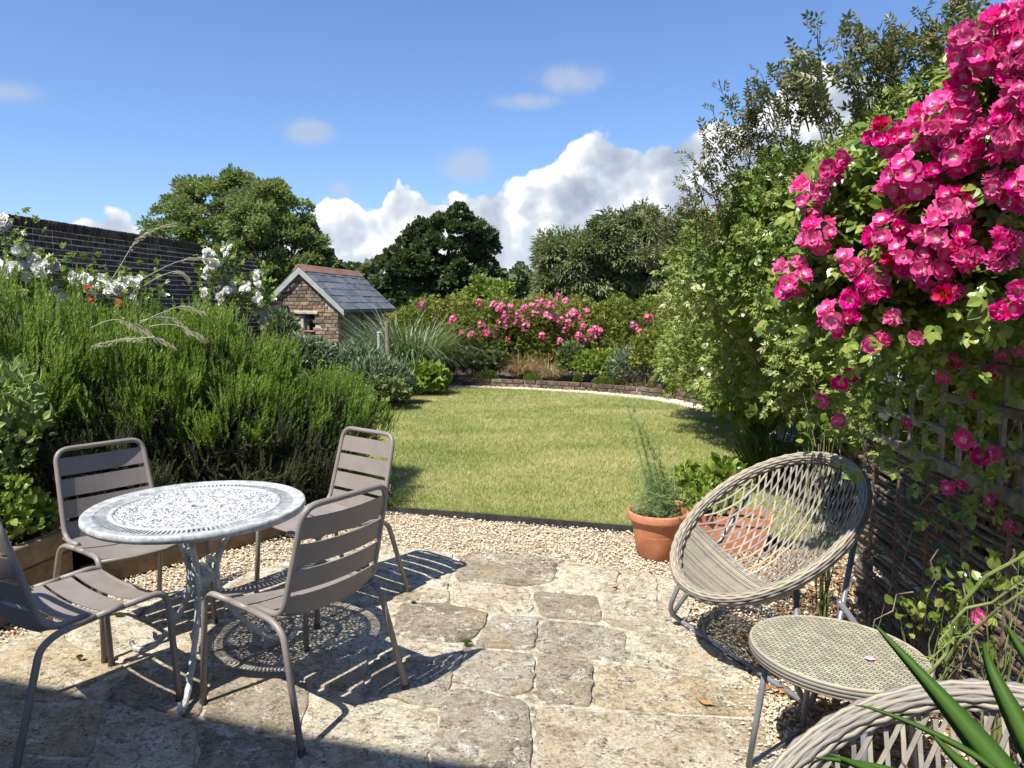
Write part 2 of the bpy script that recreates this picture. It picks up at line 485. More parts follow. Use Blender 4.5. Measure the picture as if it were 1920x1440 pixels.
M['cast_white'] = mottled('white_cast_panel_paint', [(.3, (.42, .43, .42)), (.42, (.46, .47, .46)), (.6, (.53, .53, .51))], 30, .6, .8, .003, fine=120)
def wicker_mat(name, dark=1.0):
    m, t, b, o = newmat(name)
    v = coords(t); oi = t.new('ShaderNodeObjectInfo')
    f = t.noise(v, 22, 5, .7)
    g = t.new('ShaderNodeNewGeometry')
    rr = t.m('FRACT', t.m('ADD', oi.outputs['Random'], g.outputs['Random Per Island']))
    c = t.ramp(t.m('ADD', t.m('MULTIPLY', f, .5), t.m('MULTIPLY', rr, .5)),
               [(.15, (.15 * dark, .135 * dark, .12 * dark)), (.42, (.25 * dark, .228 * dark, .195 * dark)), (.62, (.36 * dark, .315 * dark, .235 * dark)), (.85, (.48 * dark, .42 * dark, .30 * dark))])
    t.l.new(c, b.inputs['Base Color']); b.inputs['Roughness'].default_value = .6
    bumpnode(t, b, t.noise(v, 160, 3), .3, .001)
    return m
M['wicker'] = wicker_mat('weathered_wicker', .86)
def weave_top():
    m, t, b, o = newmat('woven_resin_top')
    v = coords(t)
    br = t.new('ShaderNodeTexBrick'); t.l.new(v, br.inputs['Vector'])
    br.offset = .5; br.squash = 1
    for k, val in (('Scale', 1.0), ('Mortar Size', .0016), ('Mortar Smooth', .3), ('Brick Width', .026), ('Row Height', .0115), ('Bias', 0.0)):
        br.inputs[k].default_value = val
    br.inputs['Color1'].default_value = (.50, .46, .31, 1); br.inputs['Color2'].default_value = (.30, .29, .225, 1)
    br.inputs['Mortar'].default_value = (.055, .05, .04, 1)
    c = t.mix(.5, br.outputs['Color'], t.ramp(t.noise(v, 14, 5, .7), [(.3, .65), (.7, 1.3)]), 'MULTIPLY')
    t.l.new(c, b.inputs['Base Color']); b.inputs['Roughness'].default_value = .45
    b.inputs['Coat Weight'].default_value = .25; b.inputs['Coat Roughness'].default_value = .25
    bumpnode(t, b, t.m('SUBTRACT', 1.0, br.outputs['Fac']), .8, .002)
    return m
M['weave'] = weave_top()

M['rosemary'] = leafmat('rosemary_needle', [(.08, .14, .022), (.155, .25, .034), (.26, .38, .06), (.42, .52, .17)], .38, .45, patch=3)
M['rosewood_shade'] = leafmat('old_rosemary_and_shade', [(.06, .045, .03), (.05, .07, .02), (.13, .10, .07), (.07, .10, .03), (.05, .08, .02)], .1, .7)  # old wood tones, kept dark to put shade inside and under the bushes
M['jasmine'] = leafmat('jasmine_leaf', [(.11, .16, .03), (.17, .24, .045), (.25, .32, .065), (.38, .42, .13), (.34, .26, .11)], .33, .38, .45, patch=1.6)
M['jas_dark'] = leafmat('jasmine_shoot_leaf', [(.10, .13, .04), (.15, .18, .06), (.21, .18, .09), (.14, .11, .06)], .2, .45)
M['roseleaf'] = leafmat('rose_leaf', [(.08, .14, .02), (.15, .23, .035), (.24, .32, .055), (.34, .38, .09)], .35, .28, .55)
M['hedgeleaf'] = leafmat('rose_hedge_leaf', [(.10, .14, .025), (.17, .21, .035), (.25, .27, .05), (.32, .28, .07), (.34, .20, .12)], .3, .5, patch=.9)
M['ash'] = leafmat('ash_leaf', [(.115, .155, .06), (.17, .22, .08), (.23, .285, .105), (.31, .35, .13)], .4, .5, patch=.5)
M['oak'] = leafmat('maple_leaf', [(.048, .075, .03), (.072, .105, .042), (.105, .14, .058)], .15, .5, patch=.6)
M['willow'] = leafmat('willow_leaf', [(.09, .11, .045), (.14, .165, .065), (.19, .215, .09), (.25, .27, .13)], .2, .5, patch=.5)
M['greygreen'] = leafmat('silver_green_leaf', [(.10, .15, .075), (.16, .22, .12), (.25, .30, .19), (.08, .12, .05)], .25, .55)
M['darkleaf'] = leafmat('dark_border_leaf', [(.06, .10, .03), (.11, .15, .045), (.17, .21, .075), (.14, .15, .05)], .2, .5)
M['lime'] = leafmat('lime_leaf', [(.11, .18, .02), (.20, .28, .04), (.27, .34, .06)], .35, .45)
M['gold'] = leafmat('golden_grass', [(.30, .20, .09), (.46, .33, .17), (.55, .44, .26), (.20, .19, .08)], .3, .6, tcol=(.45, .3, .12))
M['strawgrass'] = leafmat('straw_stem', [(.50, .45, .30), (.62, .57, .42), (.40, .38, .2)], .3, .6, tcol=(.5, .45, .3))
M['miscanthus'] = leafmat('tall_grass_leaf', [(.06, .10, .03), (.10, .155, .045), (.22, .27, .14), (.35, .39, .26)], .25, .45)
M['moss'] = leafmat('moss', [(.06, .10, .012), (.10, .16, .02), (.16, .20, .03)], .3, .7)
M['spiky'] = leafmat('iris_leaf', [(.035, .06, .018), (.06, .10, .025), (.10, .14, .04)], .2, .4)
M['sword'] = leafmat('sword_leaf', [(.042, .10, .014), (.07, .145, .02)], .3, .55, .25, tcol=(.12, .3, .01))
M['fennel'] = leafmat('fennel_frond', [(.14, .22, .07), (.21, .30, .10), (.28, .36, .15)], .3, .5)
M['sage'] = leafmat('sage_leaf', [(.14, .20, .055), (.22, .30, .085), (.32, .40, .14)], .3, .5)
M['treefar'] = leafmat('far_tree_leaf', [(.075, .10, .045), (.11, .135, .06), (.15, .165, .08)], .2, .6)
M['white_petal'] = leafmat('white_petal', [(.78, .78, .72), (.86, .85, .80)], .3, .6, tcol=(.8, .8, .7))
M['brown_leaf'] = leafmat('dried_leaf', [(.30, .15, .06), (.42, .24, .10), (.20, .12, .06)], .15, .6, tcol=(.4, .2, .05))
M['red_petal'] = leafmat('red_petal', [(.55, .03, .02), (.40, .02, .015)], .2, .5, tcol=(.6, .03, .02))
def petal_mat(name, deep, pale, objr=.46):
    m, t, b, out = newmat(name)
    at = t.new('ShaderNodeAttribute'); at.attribute_name = 'rad'
    oi = t.new('ShaderNodeObjectInfo')
    r = t.m('ADD', at.outputs['Fac'], t.m('MULTIPLY', t.m('SUBTRACT', t.noise(coords(t), 60, 3), .5), .12))
    c = t.ramp(r, [(0, (.75, .42, .03)), (.10, (.85, .60, .10)), (.13, (.85, .74, .68)), (.27, pale), (.48, deep), (.86, deep), (1, tuple(.5 * (a + q) for a, q in zip(deep, pale)))])
    alt = t.ramp(r, [(0, (.8, .35, .01)), (.2, (.85, .42, .02)), (.3, (.62, .03, .03)), (.6, (.60, .005, .09)), (1, (.66, .01, .17))])
    c = t.mix(t.m('GREATER_THAN', oi.outputs['Random'], .985), c, alt)
    hs = t.new('ShaderNodeHueSaturation'); t.l.new(c, hs.inputs['Color'])
    q = t.m('FRACT', t.m('MULTIPLY', oi.outputs['Random'], 17.3))
    t.l.new(t.m('MULTIPLY_ADD', q, objr, 1 - objr * .6), hs.inputs['Value'])
    t.l.new(t.m('MULTIPLY_ADD', t.m('FRACT', t.m('MULTIPLY', oi.outputs['Random'], 7.1)), -.22, 1.06), hs.inputs['Saturation'])
    t.l.new(hs.outputs[0], b.inputs['Base Color']); b.inputs['Roughness'].default_value = .55
    b.inputs['Specular IOR Level'].default_value = .2
    tr = t.new('ShaderNodeBsdfTranslucent'); t.l.new(hs.outputs[0], tr.inputs[0])
    ms = t.new('ShaderNodeMixShader'); ms.inputs[0].default_value = .35
    t.l.new(b.outputs[0], ms.inputs[1]); t.l.new(tr.outputs[0], ms.inputs[2]); t.l.new(ms.outputs[0], out.inputs[0])
    return m
M['pink'] = petal_mat('magenta_petal', (.84, .035, .31), (.92, .52, .66))
M['pinkfar'] = petal_mat('rose_pink_petal', (.72, .10, .27), (.88, .52, .60), .3)

# ------------------------------------------------------------------ scatter tools
def unit(v): return v / np.maximum(np.linalg.norm(v, axis=-1, keepdims=True), 1e-9)
def lump(Pn, s=1.0, seed=0):
    """cheap smooth noise in -1..1"""
    r = np.random.default_rng(seed); o = np.zeros(len(Pn))
    for k in range(7):
        d = unit(r.normal(size=3)); fr = s * (1 + .55 * k)
        o += np.sin(Pn @ d * fr * 2 + r.uniform(0, 6.28)) / (1 + .35 * k)
    return o / 2.6
def scatter(tv, tf, pos, dirs, size, rng, roll=None, nrm=None):
    """template (points along +Y, face normal +Z) -> big vertex and face arrays"""
    n = len(pos); y = unit(dirs)
    if nrm is None: nrm = rng.normal(size=(n, 3)) + np.array([0, 0, .8])
    x = unit(np.cross(y, nrm)); z = np.cross(x, y)
    R = np.stack([x, y, z], axis=2)
    V = np.einsum('nij,kj->nki', R, tv) * np.asarray(size).reshape(-1, 1, 1) + pos[:, None, :]
    F = tf[None] + (np.arange(n) * len(tv))[:, None, None]
    return V.reshape(-1, 3), F.reshape(-1, tf.shape[1])
def leaf_t(wd=.35, fold=.12):
    tv = np.array([[0, 0, 0], [wd, .42, fold], [0, 1, 0], [-wd, .42, fold]], float)
    return tv, np.array([[0, 1, 2], [0, 2, 3]])
def ovate_t(wd=.36, fold=.10, curl=.12):
    ys = [(0, 0), (.22, .72), (.5, 1), (.78, .62), (1, 0)]
    V = [[0, y, -curl * y * y * 1.5] for y, _ in ys] + [[wd * q, y, fold * q - curl * y * y * 1.5] for y, q in ys[1:4]] + [[-wd * q, y, fold * q - curl * y * y * 1.5] for y, q in ys[1:4]]
    F = [[0, 5, 1], [1, 5, 6], [1, 6, 2], [2, 6, 7], [2, 7, 3], [3, 7, 4], [0, 1, 8], [1, 9, 8], [1, 2, 9], [2, 10, 9], [2, 3, 10], [3, 4, 10]]
    return np.array(V, float), np.array(F)
def pinnate_t(n=5, wd=.3, ll=.5, fine=False):
    """a compound leaf: leaflets along a short stalk"""
    V = []; F = []
    lt, lf = (ovate_t(wd) if fine else leaf_t(wd))
    def put(base, ang, L):
        c, s = math.cos(ang), math.sin(ang)
        q = lt * L
        q = np.stack([q[:, 0] * c + q[:, 1] * s, -q[:, 0] * s + q[:, 1] * c, q[:, 2] - .3 * q[:, 1] * abs(s)], 1) + base
        F.extend((lf + len(V)).tolist()); V.extend(q.tolist())
    put(np.array([0, .5, 0]), 0, ll)
    for k in range((n - 1) // 2):
        yb = .48 - .24 * k
        put(np.array([0, yb, 0]), .95, ll * .85); put(np.array([0, yb, 0]), -.95, ll * .85)
    return np.array(V), np.array(F)
def sprig_t(n=26, seed=1, L=1.0, nl=.24, w_=.027):
    """rosemary sprig: short needles up a stem along +Y"""
    r = random.Random(seed); V = []; F = []
    for k in range(n):
        y = L * (k + 1) / (n + 1); a = k * 2.4; out = .75 * (1 - .55 * y / L); ln = nl * (1 - .35 * y / L) * r.uniform(.8, 1.2)
        d = Vector((math.cos(a) * out, 1, math.sin(a) * out)).normalized()
        s = Vector((-math.sin(a), 0, math.cos(a))) * w_
        b = Vector((0, y, 0)); i = len(V)
        V += [tuple(b - s), tuple(b + s), tuple(b + d * ln)]
        F.append((i, i + 1, i + 2))
    i = len(V)
    V += [(-.015, 0, 0), (.015, 0, 0), (0, L, 0)]; F.append((i, i + 1, i + 2))
    return np.array(V), np.array(F)
def shell(lobes, n, rng, thick=.22, lumps=.12, ls=2.5, seed=0, zmin=.02, lower=-.5):
    """points and outward normals near the outside of a union of ellipsoids"""
    C = np.array([l[:3] for l in lobes], float); Rr = np.array([l[3:6] for l in lobes], float)
    area = (Rr[:, 0] * Rr[:, 1] + Rr[:, 1] * Rr[:, 2] + Rr[:, 0] * Rr[:, 2]); area /= area.sum()
    outP = []; outN = []; got = 0
    while got < n:
        m = n * 2
        k = rng.choice(len(C), m, p=area)
        d = unit(rng.normal(size=(m, 3)))
        ok = d[:, 2] > lower; d = d[ok]; k = k[ok]
        f = 1 - np.abs(rng.normal(size=len(k))) * thick
        s = d * Rr[k]
        f = f * (1 + lumps * lump(C[k] + s, ls, seed))
        p = C[k] + s * np.clip(f, .15, 1.3)[:, None]
        inner = np.zeros(len(p), bool)
        for j in range(len(C)):
            q = (((p - C[j]) / Rr[j]) ** 2).sum(1)
            inner |= (q < .55) & (k != j)
        ok = (~inner) & (p[:, 2] > zmin)
        outP.append(p[ok]); outN.append(unit(d[ok] / Rr[k[ok]])); got += int(ok.sum())
    return np.concatenate(outP)[:n], np.concatenate(outN)[:n]

def foliage(name, lobes, n, size, mat, parent, tmpl, seed=0, upw=.5, thick=.22, lumps=.12, ls=2.5, rnd=.7, lower=-.5, zmin=.02, hang=0, szvar=.35, kind=None):
    rng = np.random.default_rng(seed + 100)
    p, nr = shell(lobes, n, rng, thick, lumps, ls, seed, zmin, lower)
    d = nr * (1 - upw) + np.array([0, 0, upw - hang]) + rng.normal(size=(n, 3)) * rnd * .5
    V, F = scatter(*tmpl, p, d, size * (1 + rng.uniform(-szvar, szvar, n)), rng, nrm=nr + rng.normal(size=(n, 3)) * .6 + np.array([0, 0, .4]))
    return add(name, np_mesh(name, V, F), M[mat], parent, world=True, kind=kind)

def tufts(name, lobes, n, size, mat, parent, tmpl, seed, per=7, thick=.1, lumps=.26, ls=6.5, lower=-.35, spreadr=.030, rise=.10):
    """upright shoots that stand together in small groups of unequal height"""
    rng = np.random.default_rng(seed + 100); m = n // per
    p, nr = shell(lobes, m, rng, thick, lumps, ls, seed, .05, lower)
    hgt = rng.uniform(0, 1, m) ** 1.5 * rise * np.clip(nr[:, 2] + .5, .1, 1.2); k = rng.integers(0, m, n)
    q = p[k] + rng.normal(size=(n, 3)) * spreadr + np.stack([np.zeros(n), np.zeros(n), hgt[k] + rng.uniform(-.05, .0, n)], 1)
    d = nr[k] * .40 + np.array([0, 0, .78]) + rng.normal(size=(n, 3)) * .17
    V, F = scatter(*tmpl, q, d, size * rng.uniform(.65, 1.3, n), rng, nrm=nr[k] + rng.normal(size=(n, 3)) * .6)
    return add(name, np_mesh(name, V, F), M[mat], parent, world=True)

def branches(name, pts_from, targets, r0, mat, parent, seed=0, wob=.1, n=6, sides=5):
    rd = random.Random(seed); mb = MB()
    for tg in targets:
        a = Vector(pts_from(tg) if callable(pts_from) else pts_from); b = Vector(tg); L = (b - a).length
        mid = a.lerp(b, .5) + Vector((0, 0, L * .12))
        pts = []
        for i in range(n):
            t = i / (n - 1)
            q = a.lerp(mid, t).lerp(mid.lerp(b, t), t) + Vector([rd.uniform(-1, 1) * wob * L * .3 * math.sin(PI * t) for _ in range(3)])
            pts.append(q)
        mb.tube(pts, [r0 * (1 - .85 * i / (n - 1)) for i in range(n)], sides)
    return add(name, mb, mat, parent, world=True)

def tree(label, loc, lobes, n, leaf, mat, h_trunk, r_trunk, seed, tmpl=None, clumps=60, crad=.5, lower=-.6, name='tree', hang=0, inner=.35, group=None, flat=.7):
    """lobes are relative to loc"""
    rng = np.random.default_rng(seed); T = root(name, label, 'tree', loc, group=group)
    loc = np.array(loc, float)
    lb = [(l[0] + loc[0], l[1] + loc[1], l[2] + loc[2], *l[3:]) for l in lobes]
    cp, cn = shell(lb, clumps, rng, inner, .12, .8, seed, .1, lower)
    cr = crad * rng.uniform(.6, 1.25, clumps)
    k = rng.integers(0, clumps, n)
    d = unit(rng.normal(size=(n, 3))); d[:, 2] = np.where(d[:, 2] < -.3, -d[:, 2] * .6, d[:, 2])
    rr = rng.uniform(.35, 1.08, n) ** .6
    p = cp[k] + d * (cr[k] * rr)[:, None] * np.array([1, 1, flat])
    dirs = unit(d + cn[k] * .5 + rng.normal(size=(n, 3)) * .5 + np.array([0, 0, -hang]))
    V, F = scatter(*(tmpl or leaf_t(.34)), p, dirs, leaf * rng.uniform(.6, 1.3, n), rng, nrm=d + rng.normal(size=(n, 3)) * .5 + np.array([0, 0, .6]))
    add('crown', np_mesh('crown', V, F), M[mat], T, world=True)
    fork = Vector(loc) + Vector((0, 0, h_trunk))
    mb = MB()
    mb.tube([Vector(loc) + Vector((0, 0, -.1)), Vector(loc) + Vector((.05, 0, h_trunk * .5)), fork], [r_trunk * 1.25, r_trunk, r_trunk * .85], 9)
    add('trunk', mb, M['bark'], T, world=True)
    branches('limb', fork, [tuple(q) for q in cp[::max(1, clumps // 16)]], r_trunk * .55, M['bark'], T, seed)
    return T

def blades(n, base, rad, length, width, rng, droop=.6, spread=.7, segs=3, zbase=0.0, dirbias=None):
    """arching strap leaves from a tuft: returns V,F (quads)"""
    a = rng.uniform(0, 2 * PI, n); r = rad * np.sqrt(rng.uniform(0, 1, n))
    bx = base[0] + r * np.cos(a); by = base[1] + r * np.sin(a)
    a2 = a + rng.normal(size=n) * .5
    out = np.stack([np.cos(a2), np.sin(a2)], 1) * (spread * rng.uniform(.25, 1.2, n))[:, None]
    if dirbias is not None: out += np.array(dirbias)
    L = length * rng.uniform(.55, 1.15, n); W = width * rng.uniform(.7, 1.3, n)
    side = np.stack([-np.sin(a2), np.cos(a2)], 1)
    V = np.zeros((n, (segs + 1) * 2, 3)); dr = droop * rng.uniform(.6, 1.4, n)
    for i in range(segs + 1):
        t = i / segs
        hx = bx + out[:, 0] * L * t; hy = by + out[:, 1] * L * t
        hz = base[2] + L * (t * 1.0 - dr * t * t)
        wd = W * (1 - t) ** .7 * .5 + .0004
        V[:, 2 * i] = np.stack([hx - side[:, 0] * wd, hy - side[:, 1] * wd, hz], 1)
        V[:, 2 * i + 1] = np.stack([hx + side[:, 0] * wd, hy + side[:, 1] * wd, hz], 1)
    F = []
    for i in range(segs): F.append([2 * i, 2 * i + 1, 2 * i + 3, 2 * i + 2])
    F = np.array(F)[None] + (np.arange(n) * (segs + 1) * 2)[:, None, None]
    return V.reshape(-1, 3), F.reshape(-1, 4)

# ================================================================== SETTING
def sheet(name, pts, z, mat, sub=0):
    mb = MB(); mb.add([(p[0], p[1], z) for p in pts], [tuple(range(len(pts)))])
    o = add(name, mb, mat); o['kind'] = 'structure'
    return o
sheet('ground', [(-900, -300), (900, -300), (900, 1500), (-900, 1500)], -.06, M['field'])
sheet('garden_bed_soil', [(-6.4, 2.6), (-2.55, 3.2), (-2.45, 4.4), (-1.0, 5.65), (-2.2, 11.8), (-1.35, 13.9), (3.1, 14.0), (3.4, 10), (3.6, 4), (6, 3), (6, 18.5), (-6.4, 22)], -.02, M['soil'])
sheet('gravel_bed', [(-6, -.8), (6, -.8), (6, 3.2), (3.4, 4.4), (1.95, 4.66), (-.9, 5.56), (-1.1, 5.6), (-2.5, 4.3), (-2.6, 3.2), (-6, 2.2)], -.014, M['gravelbed'])

# lawn
far_edge = [G(1330, 776), G(1260, 760), G(1200, 750), G(1100, 740), G(1000, 734), G(900, 730), G(830, 729), G(770, 737), G(700, 750)]
lawn_pts = [(-2.0, 5.86), (-.9, 5.565), (.86, 5.07), (2.0, 4.72), (2.6, 6.5), (3.0, 8.6)] + [(q[0], q[1]) for q in far_edge] + [(-2.7, 10.4), (-2.9, 8)]
sheet('lawn', lawn_pts, .012, M['lawn'])
def in_poly(x, y, poly):
    c = np.zeros(len(x), bool); n = len(poly)
    for i in range(n):
        x1, y1 = poly[i][:2]; x2, y2 = poly[(i + 1) % n][:2]
        with np.errstate(divide='ignore', invalid='ignore'):
            c ^= ((y1 > y) != (y2 > y)) & (x < (x2 - x1) * (y - y1) / (y2 - y1 + 1e-12) + x1)
    return c
def grass_blades(n):
    rng = np.random.default_rng(5)
    # denser near the camera
    u = rng.uniform(0, 1, n * 2); y = 4.7 * (14.2 / 4.7) ** u
    x = rng.uniform(-3.2, 3.3, n * 2)
    ok = in_poly(x, y, lawn_pts); x, y = x[ok][:n], y[ok][:n]; m = len(x)
    a = rng.uniform(0, 2 * PI, m); s = .55 + y / 9.0
    h = rng.uniform(.014, .034, m) * np.minimum(s, 1.6); w_ = .0032 * s
    lean = rng.uniform(.2, 1.5, m) * h; a2 = rng.uniform(0, 2 * PI, m)
    # longer ragged blades along the near edge of the turf
    ex = rng.uniform(-1.9, 2.0, 4500); ey = np.interp(ex, [-2.0, -.9, .86, 2.0], [5.86, 5.57, 5.075, 4.73]) + np.abs(rng.normal(size=4500)) * .03
    x = np.concatenate([x, ex]); y = np.concatenate([y, ey]); k_ = 4500
    a = np.concatenate([a, rng.uniform(0, 2 * PI, k_)]); a2 = np.concatenate([a2, rng.uniform(0, 2 * PI, k_)])
    h2 = rng.uniform(.015, .055, k_); h = np.concatenate([h, h2]); w_ = np.concatenate([w_, np.full(k_, .003)]); lean = np.concatenate([lean, h2 * rng.uniform(.1, .9, k_)]); m = len(x)
    z0 = .010
    V = np.stack([np.stack([x - np.cos(a) * w_, y - np.sin(a) * w_, np.full(m, z0)], 1),
                  np.stack([x + np.cos(a) * w_, y + np.sin(a) * w_, np.full(m, z0)], 1),
                  np.stack([x + np.cos(a2) * lean, y + np.sin(a2) * lean, z0 + h], 1)], 1).reshape(-1, 3)
    o = add('lawn_grass', np_mesh('lawn_grass', V, np.arange(m * 3).reshape(-1, 3)), M['blade'])
    props(o, 'short mown grass of the lawn, green with straw coloured patches', 'grass', kind='stuff')
grass_blades(285000)

# pale gravel path round the far side of the lawn, the low brick kerb behind it
kerb_base = [G(1420, 800), G(1340, 767), G(1270, 750), G(1200, 742), G(1100, 733.5), G(1000, 728), G(900, 724), G(823, 722.5)]
pp = [(q[0], q[1]) for q in far_edge[:7]] + [(q[0], q[1] + .06) for q in kerb_base[::-1]] + [(3.6, 8.4), (3.1, 8.4)]
sheet('gravel_path', pp, .004, M['pathbed'])
def pebbles(name, n, poly, bbox, r, zr, mat, seed, dens_y=True, label='', zbase=0):
    rng = np.random.default_rng(seed)
    x = rng.uniform(bbox[0], bbox[1], n * 4)
    u = rng.uniform(0, 1, n * 4); y = bbox[2] * (bbox[3] / bbox[2]) ** u if dens_y else bbox[2] + (bbox[3] - bbox[2]) * u
    ok = in_poly(x, y, poly)
    if not callable(zr): ok &= True
    x, y = x[ok][:n], y[ok][:n]; m = len(x)
    # squashed irregular octahedron, 8 triangles
    base = np.array([[1, 0, 0], [-1, 0, 0], [0, 1, 0], [0, -1, 0], [0, 0, 1], [0, 0, -1]], float)
    f = np.array([[0, 2, 4], [2, 1, 4], [1, 3, 4], [3, 0, 4], [2, 0, 5], [1, 2, 5], [3, 1, 5], [0, 3, 5]])
    R = rng.uniform(r[0], r[1], m)
    vs = base[None] * rng.uniform(.6, 1.25, (m, 6, 1)) * R[:, None, None] * np.stack([np.ones(m), rng.uniform(.55, 1, m), rng.uniform(.4, .75, m)], 1)[:, None, :]
    a = rng.uniform(0, 2 * PI, m); tl = rng.normal(size=m) * .35
    c, s = np.cos(a)[:, None], np.sin(a)[:, None]
    X = vs[..., 0] * c - vs[..., 1] * s; Y = vs[..., 0] * s + vs[..., 1] * c; Z = vs[..., 2] + X * tl[:, None]
    z = rng.uniform(zr[0], zr[1], m)
    V = np.stack([X + x[:, None], Y + y[:, None], Z + z[:, None]], 2).reshape(-1, 3)
    F = (f[None] + (np.arange(m) * 6)[:, None, None]).reshape(-1, 3)
    o = add(name, np_mesh(name, V, F), mat)
    props(o, label, 'gravel', kind='stuff')
    return o
patio_edge = [G(*q)[:2] for q in [(-60, 1240), (0, 1212), (60, 1180), (130, 1150), (240, 1125), (330, 1105), (430, 1082), (560, 1045), (640, 1030), (720, 1022), (860, 1036), (960, 1040), (1050, 1050),
                                  (1150, 1063), (1240, 1079), (1290, 1096), (1300, 1130), (1285, 1165), (1340, 1205), (1400, 1255), (1425, 1290), (1432, 1340), (1452, 1400), (1470, 1440), (1500, 1560)]]
patio_poly = [tuple(q) for q in patio_edge] + [(.75, 1.0), (.8, -.8), (-3.6, -.8), (-3.6, 2.6)]
o_ = sheet('patio_mortar_bed', patio_poly, -.002, M['mortar'])
gr_poly = [(1.95, 4.62), (.86, 5.03), (-.9, 5.52), (-1.15, 5.7), (-2.48, 4.35), (-2.6, 3.0), (-3.3, 2.9)] + [tuple(q) for q in patio_edge] + [(.75, 1.0), (2.6, 1.0), (2.6, 4.3)]
pebbles('gravel', 42000, gr_poly, (-3.2, 2.4, 1.6, 5.75), (.0045, .0135), (-.012, .006), M['pebble'], 3, label='loose buff and white gravel between the paving and the lawn')
pebbles('path_gravel', 5000, pp, (-1.6, 3.6, 8.2, 14.2), (.012, .022), (.0, .015), M['pebble'], 4, label='pale gravel of the thin path beyond the lawn')

# paving slabs: outlines read from the photograph, on the ground plane
slabs = [
 [(700, 1027), (850, 1040), (842, 1085), (700, 1070)], [(862, 1044), (905, 1034), (1047, 1049), (1038, 1090), (985, 1099), (852, 1086)],
 [(1055, 1058), (1160, 1068), (1152, 1110), (1042, 1103), (1045, 1090)], [(1170, 1070), (1230, 1080), (1232, 1128), (1165, 1114)], [(1238, 1082), (1292, 1098), (1290, 1140), (1238, 1130)],
 [(560, 1062), (690, 1030), (690, 1070), (640, 1080), (560, 1100)], [(690, 1076), (840, 1092), (842, 1130), (735, 1122), (670, 1130)],
 [(848, 1094), (990, 1106), (1000, 1140), (990, 1152), (920, 1144), (850, 1130)], [(1000, 1112), (1122, 1121), (1126, 1166), (1015, 1156)],
 [(1131, 1122), (1268, 1144), (1272, 1190), (1184, 1181), (1133, 1168)], [(752, 1132), (845, 1138), (918, 1152), (893, 1196), (855, 1204), (733, 1190)],
 [(924, 1154), (1008, 1162), (1001, 1220), (888, 1212), (899, 1196)], [(1018, 1166), (1130, 1174), (1172, 1188), (1174, 1240), (1112, 1238), (1006, 1221)],
 [(1184, 1189), (1276, 1197), (1332, 1212), (1402, 1262), (1416, 1284), (1300, 1262), (1184, 1243)], [(722, 1197), (850, 1212), (872, 1218), (862, 1248), (800, 1242), (700, 1232)],
 [(878, 1222), (1000, 1230), (1001, 1290), (965, 1308), (860, 1282), (866, 1250)], [(1008, 1230), (1112, 1246), (1108, 1328), (1008, 1312)],
 [(1120, 1250), (1184, 1252), (1418, 1294), (1426, 1340), (1390, 1344), (1114, 1326)], [(1010, 1324), (1110, 1336), (1428, 1352), (1446, 1440), (1470, 1520), (1000, 1540), (1006, 1400)],
 [(840, 1290), (990, 1318), (996, 1400), (985, 1540), (800, 1540), (810, 1400)], [(700, 1240), (800, 1250), (850, 1258), (828, 1330), (690, 1300)],
 [(600, 1300), (690, 1312), (822, 1342), (800, 1440), (780, 1540), (560, 1500), (580, 1380)],
 [(560, 1108), (640, 1088), (684, 1078), (660, 1136), (560, 1150)], [(430, 1098), (550, 1066), (550, 1150), (430, 1160)], [(560, 1158), (660, 1144), (725, 1136), (700, 1225), (560, 1210)],
 [(420, 1168), (550, 1158), (550, 1250), (400, 1240)], [(560, 1218), (690, 1234), (680, 1298), (590, 1290), (552, 1262)], [(300, 1128), (420, 1100), (420, 1160), (260, 1156)],
 [(150, 1160), (290, 1136), (250, 1156), (310, 1192), (240, 1245), (130, 1200)], [(320, 1196), (262, 1162), (412, 1168), (392, 1240), (330, 1240)], [(20, 1214), (120, 1170), (122, 1204), (235, 1250), (90, 1320), (-60, 1290), (-60, 1250)],
 [(250, 1254), (330, 1250), (392, 1250), (372, 1350), (200, 1310)], [(402, 1250), (545, 1262), (582, 1294), (560, 1380), (384, 1352)], [(-80, 1305), (88, 1332), (196, 1318), (170, 1420), (-80, 1400)],
 [(206, 1320), (366, 1362), (360, 1480), (180, 1440)], [(378, 1364), (556, 1392), (546, 1500), (370, 1490)], [(-100, 1412), (168, 1430), (176, 1560), (-100, 1560)], [(186, 1452), (360, 1492), (350, 1600), (186, 1600)],
]
patio = root('stone_patio', None, None, (0, 2.5, 0)); patio['kind'] = 'structure'
